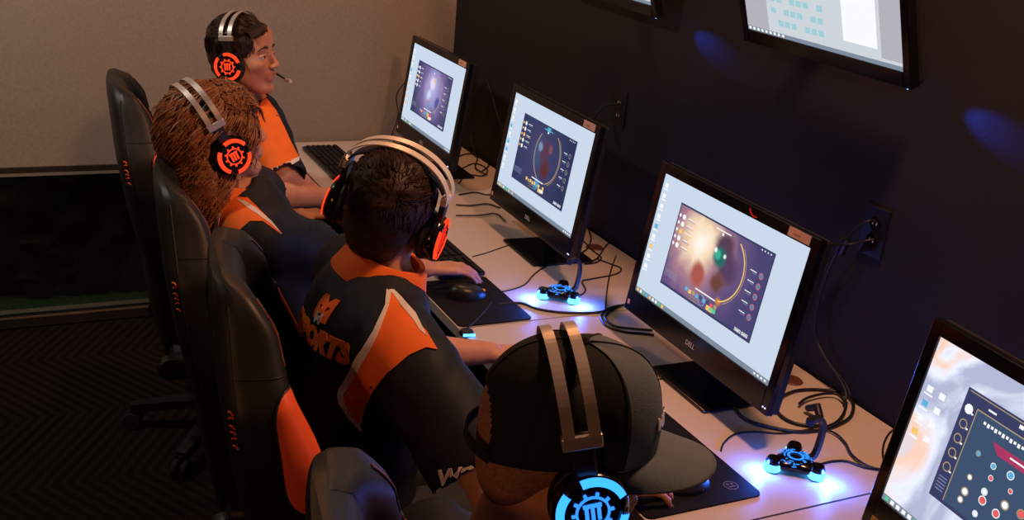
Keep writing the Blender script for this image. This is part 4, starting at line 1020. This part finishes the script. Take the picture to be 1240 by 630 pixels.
    for kn in (knL, knR):
        ss = SDF((kn.x - .12, kn.y - .1, -.02), (kn.x + .28, kn.y + .1, .2), .01); ss.ell((kn.x + .08, kn.y, .04), (.14, .048, .045), None, .01); ss.cap((kn.x, kn.y, .05), (kn.x + .01, kn.y, .12), .046, .048, .02); ss.clip((0, 0, .004), (0, 0, -1)); sobj(ss, 'shoe', r_, K['shoe'])
    return r_, H, jr, bv
mat_nail = mat('fingernail', (.72, .42, .34), .3)

def collar(parent, N, C, tiltv, rad=.074, name='collar', m=None, h=.018):
    ax = Vector(tiltv).normalized(); T = frame(N, (1, 0, 0), ax)
    MB().lathe([(rad + .016, -.022), (rad + .008, -.002), (rad + .001, h * .6), (rad - .008, h), (rad - .018, h * .93), (rad - .012, 0)], T @ Matrix.Diagonal((1.0, 1.0, 1, 1)), 48).build(name, parent, m or K['orange'], 60)

# hair ----------------------------------------------------------------
def short_hair(parent, H, m, seed=0, n=1500, ln=.022, fringe=False, thin=0.0):
    P = lambda x, y, z: H @ Vector((x, y, z)); R = np.array(H.to_3x3()); c = H.translation
    s = SDF(c - Vector((.16, .16, .16)), c + Vector((.16, .16, .18)), .004)
    s.ell(P(-.020, 0, .040), (.103 - thin, .084 - thin, .095 - thin), R, .006); s.ell(P(-.065, 0, -.025), (.045, .060, .062), R, .03)
    if not thin: s.noise(.0022, 160, seed); s.noise(.002, 70, seed + 1)
    nf = (H.to_3x3() @ Vector((.83, 0, -.56))); s.clip(P(.070, 0, .050), nf); s.clip(P(0, 0, -.078), H.to_3x3() @ Vector((.25, 0, -1)))
    hr = sobj(s, 'hair', parent, m)
    rnd = random.Random(seed); b = MB()
    for i in range(n):
        th = rnd.uniform(0, 2 * math.pi); cz = rnd.uniform(-.75, 1); sz = math.sqrt(1 - cz * cz)
        nn = Vector((sz * math.cos(th), sz * math.sin(th), cz)); p = Vector((-.020 + .101 * nn.x, .083 * nn.y, .040 + .094 * nn.z))
        if (p.x - .070) * .83 - (p.z - .050) * .56 > 0 or p.z < -.06: continue
        fl = Vector((.9, .25, -.2)) if p.z > .07 else Vector((-.2, 0, -1)); fl = (fl + Vector([rnd.uniform(-.4, .4) for _ in range(3)])); t = (fl - nn * fl.dot(nn)).normalized()
        q = [p, p + t * ln * .5 + nn * .003, p + t * ln + nn * .0015]; b.tube([H @ a for a in q], [.0015, .0012, .0003], 3, caps=False)
    if fringe:
        for i in range(140):
            y = rnd.uniform(-.06, .062); p = Vector((.058 - y * y * 6, y, .106 - abs(y) * .35)); q = [p, p + Vector((.022, -.008, -.004)), p + Vector((.034, -.018, -.020 - rnd.uniform(0, .010)))]
            b.tube([H @ a for a in q], [.0035, .003, .0006], 4, caps=False)
    b.build('hair_strands', hr, m, 60)
    return hr
def off_cup(pts):
    out = []
    for a in pts:
        if abs(a.y) > .06 and (a.x + .022) ** 2 + (a.z + .02) ** 2 < .049 ** 2:
            if len(out) >= 4: break
            out = []; continue
        out.append(a)
    return out
def long_hair(parent, H, m, seed=1):
    P = lambda x, y, z: H @ Vector((x, y, z)); R = np.array(H.to_3x3()); c = H.translation
    s = SDF(c - Vector((.22, .2, .26)), c + Vector((.2, .2, .18)), .005)
    s.ell(P(-.024, 0, .044), (.105, .089, .091), R, .006); s.ell(P(-.085, 0, -.070), (.062, .092, .115), R, .04); s.ell(P(-.02, .075, -.05), (.055, .028, .10), R, .03); s.ell(P(-.065, -.058, -.085), (.058, .028, .115), R, .03)
    s.noise(.003, 75, seed); s.noise(.002, 140, seed + 3)
    nf = H.to_3x3() @ Vector((.9, 0, -.42)); s.clip(P(.066, 0, .045), nf)
    hr = sobj(s, 'hair', parent, m); rnd = random.Random(seed); b = MB()
    for i in range(2800):
        th = rnd.uniform(0, 2 * math.pi); cz = rnd.uniform(-.85, 1); sz = math.sqrt(1 - cz * cz); nn = Vector((sz * math.cos(th), sz * math.sin(th), cz))
        p = Vector((-.024 + .108 * nn.x, .092 * nn.y, .046 + .095 * nn.z))
        if (p.x - .072) * .9 - (p.z - .045) * .42 > 0: continue
        front = p.z > .09 and p.x > 0
        L = rnd.uniform(.07, .13) * (.7 if front else 1.35); k = 9; pts = [p]; ph = rnd.uniform(0, 6); amp = rnd.uniform(.006, .015); d = Vector((nn.x, nn.y, nn.z * .4))
        g = (Vector((.5, 0, -.3)) if front else Vector((-.55, 0, -.75)))
        cur = p.copy(); side = nn.cross(Vector((0, 0, 1))); side = side.normalized() if side.length > .1 else Vector((0, 1, 0))
        for j in range(1, k):
            t = j / k; loc = Vector(((cur.x + .024) / .110, cur.y / .094, (cur.z - .02) / .12)); on = Vector((loc.x, loc.y, loc.z)).normalized()
            st = g - on * g.dot(on) * .92; st = st.normalized() * (L / k) if st.length > .01 else g * (L / k)
            cur = cur + st + on * rnd.uniform(-.0004, .0016); pts.append(cur + side * amp * math.sin(ph + t * 12) + on * amp * (.2 + .8 * t) * (.4 + .6 * math.cos(ph + t * 12)))
        pts = off_cup(pts)
        if len(pts) < 4: continue
        rr = rnd.uniform(.0012, .0026); b.tube([H @ a for a in pts], [rr] * (len(pts) - 3) + [rr * .8, rr * .5, .0003], 4, caps=False)
    for i in range(28):     # loose curls over the forehead and cheek side
        y = rnd.uniform(-.075, .07); p = Vector((.045, y, .10 - abs(y) * .4)); amp = rnd.uniform(.004, .010); ph = rnd.uniform(0, 6); pts = []
        for j in range(9):
            t = j / 8; pts.append(p + Vector((.044 * math.sin(t * 1.6) + amp * .4 * math.sin(ph + t * 8), -.02 * t + amp * math.cos(ph + t * 8), .012 * math.sin(t * 3) - .045 * t * t)))
        b.tube([H @ a for a in pts], [.0026] * 6 + [.002, .0012, .0003], 4, caps=False)
    for i in range(1900):    # curls hanging low at the nape and the sides
        th = rnd.uniform(0, 2 * math.pi); cz = rnd.uniform(-.7, .75); sz = math.sqrt(1 - cz * cz); p = Vector((-.066 + .080 * sz * math.cos(th), .102 * sz * math.sin(th), -.065 + .118 * cz)); nn = Vector((sz * math.cos(th), sz * math.sin(th), 0)).normalized()
        if p.x > .0: continue
        amp = rnd.uniform(.005, .012); ph = rnd.uniform(0, 6); L = rnd.uniform(.05, .085); sd = nn.cross(Vector((0, 0, 1)))
        pts = [p + Vector((-.25, 0, -1)) * (L * j / 8) + sd * amp * math.sin(ph + j * 1.4) + nn * (.003 + amp * .8 * (.5 + .5 * math.cos(ph + j * 1.4))) for j in range(9)]
        pts = off_cup(pts)
        if len(pts) < 4: continue
        b.tube([H @ a for a in pts], [.0022] * (len(pts) - 3) + [.0018, .0011, .0003], 4, caps=False)
    for i in range(16):     # tangle in front of the ear, reaching the jaw
        for sg in (1, -1):
            x0 = rnd.uniform(.022, .040); p = Vector((x0, sg * .072, .03 + rnd.uniform(-.02, .03))); amp = rnd.uniform(.004, .012); ph = rnd.uniform(0, 6); pts = []
            for j in range(9): t = j / 8; pts.append(p + Vector((.012 * t + amp * math.sin(ph + t * 9), sg * (-.004 * t + .003 * math.cos(ph + t * 9)), -.105 * t)))
            b.tube([H @ a for a in pts], [.0024] * 6 + [.002, .0012, .0003], 4, caps=False)
    b.build('hair_locks', hr, m, 60); return hr

# headset ---------------------------------------------------------------
def headset(H, label, ring, badge, band, mic=True, cupy=.086, bw=.0135, toe=.10, arc_w=.118, arc_h=.150, lean=.0, cupz=-.004, cupx=-.006, gold=False, zc=.0):
    loc = H @ Vector((0, 0, .12)); r_ = root('gaming_headset', loc, label, 'headset', 'light ring gaming headsets')
    Rt = Matrix.Rotation(lean, 4, 'Y')
    P = lambda x, y, z: H @ (Rt @ Vector((x + cupx, y, z)))
    for q in (1, -1):
        T = frame(P(0, q * cupy, cupz), (H.to_3x3() @ Rt.to_3x3() @ Vector((1, 0, 0))), H.to_3x3() @ Rt.to_3x3() @ Vector((toe, q, .06))) @ Matrix.Scale(.90, 4)
        cup = MB().lathe([(.0001, -.004), (.046, -.004), (.050, .004), (.050, .018), (.046, .026), (.040, .029), (.040, .026), (.0001, .026)], T, 40).build('ear_cup', r_, K['gloss'], 40)
        pts = [T @ Vector((.038 * math.cos(a), .043 * math.sin(a), -.006)) for a in [2 * math.pi * i / 32 for i in range(32)]]
        MB().tube(pts, .012, 10, closed=True).build('ear_cushion', cup, K['leather'], 60)
        for (a0, a1) in ((20, 105), (135, 225), (255, 345)):
            MB().lathe([(.0375, .0275), (.0375, .031), (.0475, .0285), (.0475, .0255)], T, 20, 0, math.radians(a0), math.radians(a1)).build('light_ring', cup, ring, 50)
        b = MB().lathe([(.0195, .0265), (.0195, .0285), (.0225, .0285), (.0225, .0265)], T, 28)
        for i in range(10):
            a = 2 * math.pi * i / 10; d = Vector((math.cos(a), math.sin(a), 0)); b.tube([T @ (d * .0225 + Vector((0, 0, .0275))), T @ (d * .0275 + Vector((0, 0, .0275)))], .0022, 5)
        for (x_, w_) in ((-.008, .003), (0, .003), (.008, .003)): b.box((x_ - w_ / 2 - .0008, -.011, .0265), (x_ + w_ / 2 + .0008, .008, .0285), T=T)
        b.box((-.012, .007, .0265), (.012, .012, .0285), T=T)
        b.build('badge', cup, badge)
        # yoke: plate from cup up to slider bracket
        MB().box((-.014, -.006, .0), (.014, .006, .05), T=frame(P(0, q * (cupy + .010), cupz + .034), (H.to_3x3() @ Rt.to_3x3() @ Vector((1, 0, 0))), H.to_3x3() @ Rt.to_3x3() @ Vector((0, -q * .02, 1))), bev=.003).build('yoke', r_, K['dark_metal'])
        MB().box((-.023, -.0065, .0), (.023, .0065, .017), T=frame(P(0, q * (cupy + .011), cupz + .078), (H.to_3x3() @ Rt.to_3x3() @ Vector((1, 0, 0))), H.to_3x3() @ Rt.to_3x3() @ Vector((0, -q * .05, 1))), bev=.002).build('slider_bracket', r_, band)
    def arcp(a, w_, h_, x): return P(x, (w_ + cupy - .086) * math.cos(a), cupz + .085 + zc + (h_ - .085) * math.sin(a))
    for x in (-.0145 - (bw - .0135) / 2, .0145 + (bw - .0135) / 2):
        pts = [arcp(math.radians(a), .102, arc_h, x) for a in range(-4, 186, 5)]
        wd = H.to_3x3() @ Rt.to_3x3() @ Vector((1, 0, 0)); MB().ribbon(pts, wd, bw, .0022).build('metal_band', r_, band)
    pts = [arcp(math.radians(a), .094, arc_h - .022, 0) for a in range(14, 168, 5)]
    MB().ribbon(pts, wd, .040, .004).build('inner_headband', r_, K['leather'], 60)
    if mic:
        a = P(.02, .095, cupz - .025); MB().tube(spline([a, P(.07, .092, cupz - .05), P(.112, .070, cupz - .066)], 6), .0032, 8).build('mic_boom', r_, K['plastic'], 60)
        MB().tube([P(.108, .073, cupz - .065), P(.130, .058, cupz - .066)], .0065, 10).build('mic_capsule', r_, K['white_band'] if gold else K['plastic'], 60)
    return r_

# ------------------------------------------------------------------ players
# nearest player with cap
C1 = PD(690, 541, 1.29)
h1f = Vector((.90, -.32, -.13))
r1, H1, j1, b1 = person('person in a dark baseball cap leaning over the nearest desk, seen from behind', C1, h1f, (0, 0, 1), (-1.305, .185, 1.045), (-1.31, .0, .955), (-1.31, .37, .955), (-1.12, -.16, .80), (-1.12, .42, .77), (-.86, -.10, .79), (-.84, .30, .785),
    ((1, .05, -.15), (0, 0, 1), (0, 1, 0), .5), ((1, -.1, -.15), (0, 0, 1), (0, -1, 0), .5), (-1.27, .12, .56), neck_r=.058)
hr = short_hair(r1, H1, K['stubble'], 3, 0, .012, thin=.0035)
collar(j1, Vector((-1.303, .185, 1.035)), C1, C1 - Vector((-1.33, .19, .95)))
def cap_hat(parent, H):
    P = lambda x, y, z: H @ Vector((x, y, z)); R = H.to_3x3()
    # crown: dome with back opening
    V = []; F = []; MI = []; NA, NR = 168, 48
    for i in range(NR + 1):
        ph = math.pi / 2 * i / NR
        for j in range(NA):
            a = 2 * math.pi * j / NA; cr = math.cos(ph) ** .82 if i < NR else .0001; x = -.017 + (.1155 + .004 * math.cos(a)) * cr * math.cos(a); y = .095 * cr * math.sin(a)
            z = .022 + .117 * math.sin(ph) ** .95 + (.012 * max(0, math.cos(a)) * math.sin(2 * ph)) - .030 * (1 - math.sin(ph)) ** 4 * max(0, -math.cos(a))
            z += .0008 * math.cos(6 * a); V.append(P(x, y, z))
    for i in range(NR):
        for j in range(NA):
            ac = 2 * math.pi * (j + .5) / NA; back = abs((ac - math.pi)); zz = i / NR
            if back < .62 and zz < .27 * math.sqrt(max(0, 1 - (back / .62) ** 2)) and zz > .0: continue
            F.append([i * NA + j, i * NA + (j + 1) % NA, (i + 1) * NA + (j + 1) % NA, (i + 1) * NA + j]); MI.append(1 if min(ac, 2 * math.pi - ac) < math.radians(58) else 0)
    mb_ = MB().add(V, F); mb_.m = MI; cr_ = mb_.build('cap', parent, [K['cap'], K['cap_front']], 60)
    md = cr_.modifiers.new('t', 'SOLIDIFY'); md.thickness = .002; md.offset = -1
    # panel seams + button
    for k in range(6):
        a = math.radians(60 * k); pts = [V[i * NA + int(NA * ((k * 60) % 360) / 360)] + R @ Vector((0, 0, .0004)) for i in range(1 if k != 3 else 15, NR)]
        MB().tube(pts, .0013, 5).build('panel_seam', cr_, K['cap'], 60)
    MB().lathe([(.0001, .006), (.005, .004), (.007, 0)], Matrix.Translation(V[NR * NA]) @ R.to_4x4(), 14).build('top_button', cr_, K['cap'], 60)
    # brim: curved plate
    V2 = []; F2 = []; NU, NV = 28, 12
    for i in range(NU + 1):
        t = -1 + 2 * i / NU; a = t * math.radians(68); bx = -.015 + .118 * math.cos(a); by = .092 * math.sin(a)
        for j in range(NV + 1):
            s_ = j / NV; ext = .080 * max(0, 1 - abs(t) ** 2.6) ** .55; x = bx + ext * s_ * (1 - .0 * abs(t)); y = by * (1 + .04 * s_); V2.append(P(x, y, .027 - .012 * s_ - 2.4 * y * y * (.45 + .55 * s_)))
    for i in range(NU):
        for j in range(NV): a = i * (NV + 1) + j; F2.append([a, a + NV + 1, a + NV + 2, a + 1])
    br = MB().add(V2, F2).build('brim', cr_, K['cap_front'], 60); md = br.modifiers.new('t', 'SOLIDIFY'); md.thickness = .0045; md.offset = -1
    # strap over the back opening
    pts = [P(-.017 - .113 * math.cos(math.radians(a)), .095 * math.sin(math.radians(a)), .002) for a in range(-38, 39, 4)]
    MB().ribbon(pts, R @ Vector((0, 0, 1)), .014, .002).build('back_strap', cr_, K['cap'])
    # embroidered white word on the front panels
    v, f = text_verts('MIDLAND', .020, 0, .0006); bv = bvh_of(cr_); xm = (min(x for x, y in v) + max(x for x, y in v)) / 2
    fn = lambda x, y: (P(.3, (x - xm) , .062 + y), -(R @ Vector((1, 0, 0))))
    drape('front_lettering', cr_, bv, v, f, fn, K['print_white'], .0025, .0015)
    return cr_
cap_hat(r1, H1)
headset(H1, 'blue-lit gaming headset worn over the baseball cap', K['blue_ring'], K['blue_soft'], K['metal_band'], True, arc_h=.172, lean=-.34, cupz=-.020, cupx=.004, cupy=.090, gold=True)

# shaved-neck player in the orange shouldered jersey
C2 = PD(472, 252, 2.05)
h2f = Vector((.62, .78, .10)); N2 = Vector((-1.165, 1.04, 1.105))
r2, H2, j2, b2 = person('person with dark cropped hair in a navy jersey with orange shoulders, back to the viewer', C2, h2f, (.16, -.20, 1), N2, (-1.195, .85, 1.04), (-1.165, 1.23, 1.045), (-1.08, .655, .83), (-1.0, 1.29, .80), (-.84, .66, .79), (-.80, 1.27, .785),
    ((1, .0, -.12), (0, 0, 1), (0, 1, 0), .55), ((1, -.22, -.12), (0, 0, 1), (0, -1, 0), .45), (-1.22, 1.045, .56), face=False, sleeve=.083)
short_hair(r2, H2, K['brown_hair'], 5, 2200, .020)
headset(H2, 'red-lit gaming headset with pale twin bands on the dark cropped head', K['red_glow'], K['red_dim'], K['white_band'], True, cupy=.092, bw=.020, toe=-.0, arc_h=.158, lean=.0, cupz=-.02)
collar(j2, N2 + Vector((.0, 0, .014)), C2, Vector((.32, -.12, 1)), .084, h=.032)
def panel(nm, jr, bv, pts, m, step=5, lift=.0022, sm=True):
    o, f = poly_grid(sp2(pts, 5) if sm else pts, step); return drape(nm, jr, bv, o, f, cam_fn, m, lift, one=True)
panel('shoulder_panel', j2, b2, [(472, 354), (482, 366), (500, 385), (516, 402), (529, 424), (516, 421), (495, 430), (470, 451), (453, 472), (443, 492), (436, 517), (428, 508), (415, 486), (424, 464), (435, 448), (456, 409), (466, 378)], K['orange'], lift=.0032, sm=False)
panel('white_piping', j2, b2, [(468, 352), (467, 371), (453, 402), (430, 438), (412, 470), (410, 477), (412, 488), (423, 506), (439, 524), (437, 515), (428, 504), (418, 487), (417, 477), (436, 448), (457, 409), (471, 373), (474, 354)], K['white_cloth'], 4, .0042, False)
panel('white_piping', j2, b2, [(471, 352), (476, 352), (488, 364), (502, 380), (509, 394), (516, 408), (508, 401), (500, 389), (484, 369)], K['white_cloth'], 4, .0042, False)
# back print: letters cut and laid on the cloth from straight behind
def back_text(body, size, yc, zc, m, nm, shear=0, bold=.0, jr=j2, bv=b2, xo=-1.9, flip=1):
    v, f = text_verts(body, size, shear, bold); xm = (min(x for x, y in v) + max(x for x, y in v)) / 2
    return drape(nm, jr, bv, v, f, lambda x, y: (Vector((xo, yc - (x - xm), zc + y)), Vector((1, 0, 0))), m, .0028, .001)
back_text('ESPORTS', .050, .985, .998, K['orange'], 'back_lettering', .12, .0035)
back_text('M', .050, .985, 1.052, K['orange'], 'back_emblem', .0, .005)
back_text('M', .028, .985, 1.042, K['print_white'], 'back_emblem_shadow', .0, .001)  # white printed lower part of the emblem
# sleeve mark
def side_text(body, px, py, size, ang, m, nm, bold=0, bv=b2, jr=j2, shear=0, one=False):
    v, f = text_verts(body, size, shear, bold); c, s_ = math.cos(ang), math.sin(ang)
    return drape(nm, jr, bv, [(px + x * c + y * s_, py + x * s_ - y * c) for x, y in v], f, cam_fn, m, .0028, .001, one)
side_text('W', 530, 588, 26, math.radians(-8), K['print_white'], 'sleeve_letter', .9, shear=.25, one=True)
side_text('G', 555, 585, 25, math.radians(-8), K['print_white'], 'sleeve_letter', .9, shear=.25, one=True)
side_text('MIDLAND', 541, 608, 8, math.radians(-35), K['print_white'], 'sleeve_lettering', .1)

# long haired player
C3 = PD(267, 164, 2.72)
h3f = Vector((.96, .16, .16)); N3 = Vector((-1.325, 1.80, 1.055))
r3, H3, j3, b3 = person('person with long curly ginger hair looking up, navy jersey with orange collar', C3, h3f, (-.15, 0, 1), N3, (-1.27, 1.64, .985), (-1.24, 2.00, .985), (-1.06, 1.80, .86), (-1.13, 2.24, .90), (-.775, 1.765, .812), (-.85, 2.36, .84),
    ((1, .0, -.10), (0, 0, 1), (0, 1, 0), (.42, .45, .45, .42)), ((1, .35, -.1), (0, 0, 1), (0, -1, 0), .5), (-1.23, 1.79, .55), sleeve=.078)
long_hair(r3, H3, K['ginger_hair'], 2)
headset(H3, 'red-lit gaming headset on the curly ginger hair', K['red_glow'], K['red_glow'], K['metal_band'], False, arc_h=.182, lean=-.30, cupz=-.02, cupx=-.022, cupy=.094)
collar(j3, N3 + Vector((0, 0, .012)), C3, Vector((.30, -.1, 1)), .082, h=.028)
panel('shoulder_panel', j3, b3, [(272, 238), (300, 240), (322, 262), (340, 284), (318, 268), (303, 268), (290, 279), (278, 283), (261, 284), (266, 262)], K['orange'], 4, sm=False)
panel('white_piping', j3, b3, [(268, 236), (273, 237), (267, 262), (264, 283), (259, 283), (262, 262)], K['white_cloth'], 3, .003, False)
panel('white_piping', j3, b3, [(286, 241), (300, 246), (314, 256), (328, 268), (341, 284), (328, 272), (312, 260), (298, 251)], K['white_cloth'], 3, .003, False)
tb = bvh_of([c for c in r3.children if c.name.startswith('body')][0])
def tri_l(a, b, w_): 
    a = Vector(a); b = Vector(b); n = (b - a).orthogonal().normalized() * w_; return [tuple(a + n), tuple(b + n), tuple(b - n), tuple(a - n)]
tv, tf = [], []
for a, b_ in (((366, 292), (383, 279)), ((383, 279), (394, 306)), ((394, 306), (366, 292)), ((372, 292), (382, 284)), ((376, 295), (387, 289)), ((384, 284), (390, 301)), ((380, 299), (389, 295)), ((378, 288), (386, 300))):
    g_, fc = poly_grid(tri_l(a, b_, .75), 2.5); tf += [[i + len(tv) for i in q] for q in fc]; tv += g_
drape('forearm_tattoo', [c for c in r3.children if c.name.startswith('body')][0], tb, tv, tf, cam_fn, K['tattoo'], .0012, .0006)

# farthest player
C4 = PD(296, 68, 3.50)
h4f = Vector((.74, -.60, .10)); N4 = Vector(C4) + Vector((.01, .03, -.165))
eR4 = PD(344, 214, 3.32)
r4, H4, j4, b4 = person('person with short brown hair in an orange sleeved jersey, face turned towards the screens', C4, h4f, (0, 0, 1), N4, N4 + Vector((.04, -.17, -.06)), N4 + Vector((.02, .19, -.06)), eR4, (-1.08, 2.80, .84), (-.86, 2.44, .795), (-.88, 2.72, .67),
    ((1, .25, -.1), (0, 0, 1), (0, 1, 0), .5), ((1, .0, -.1), (0, 0, 1), (0, -1, 0), .5), (-1.16, N4.y, .55), sleeve=.060, sl_len=1.0)
short_hair(r4, H4, K['brown_hair'], 9, 1500, .024, True)
headset(H4, 'red-lit gaming headset on the farthest player with short brown hair', K['red_glow'], K['red_glow'], K['metal_band'], True, arc_h=.160, cupz=-.02, gold=True)
collar(j4, N4 + Vector((0, 0, -.0)), C4, Vector((.05, 0, 1)), .074, m=K['navy'], h=.03)
panel('sleeve_panel', j4, b4, [(320, 116), (334, 134), (344, 154), (352, 172), (362, 191), (345, 200), (326, 205), (314, 207), (310, 190), (309, 160), (312, 135)], K['orange'], 4, sm=False)
panel('white_hem', j4, b4, [(362, 190), (362, 195), (345, 204), (326, 209), (314, 211), (314, 207), (328, 205), (340, 200)], K['white_cloth'], 3, .003, False)
# watch band on the ginger player's wrist
T = frame((-.862, 2.352, .842), (0, 0, 1), (-.28, -.12, .06))
wb = MB().lathe([(.031, -.012), (.0335, -.010), (.0335, .010), (.031, .012)], T, 28).build('wristband', r3, K['plastic'], 60)
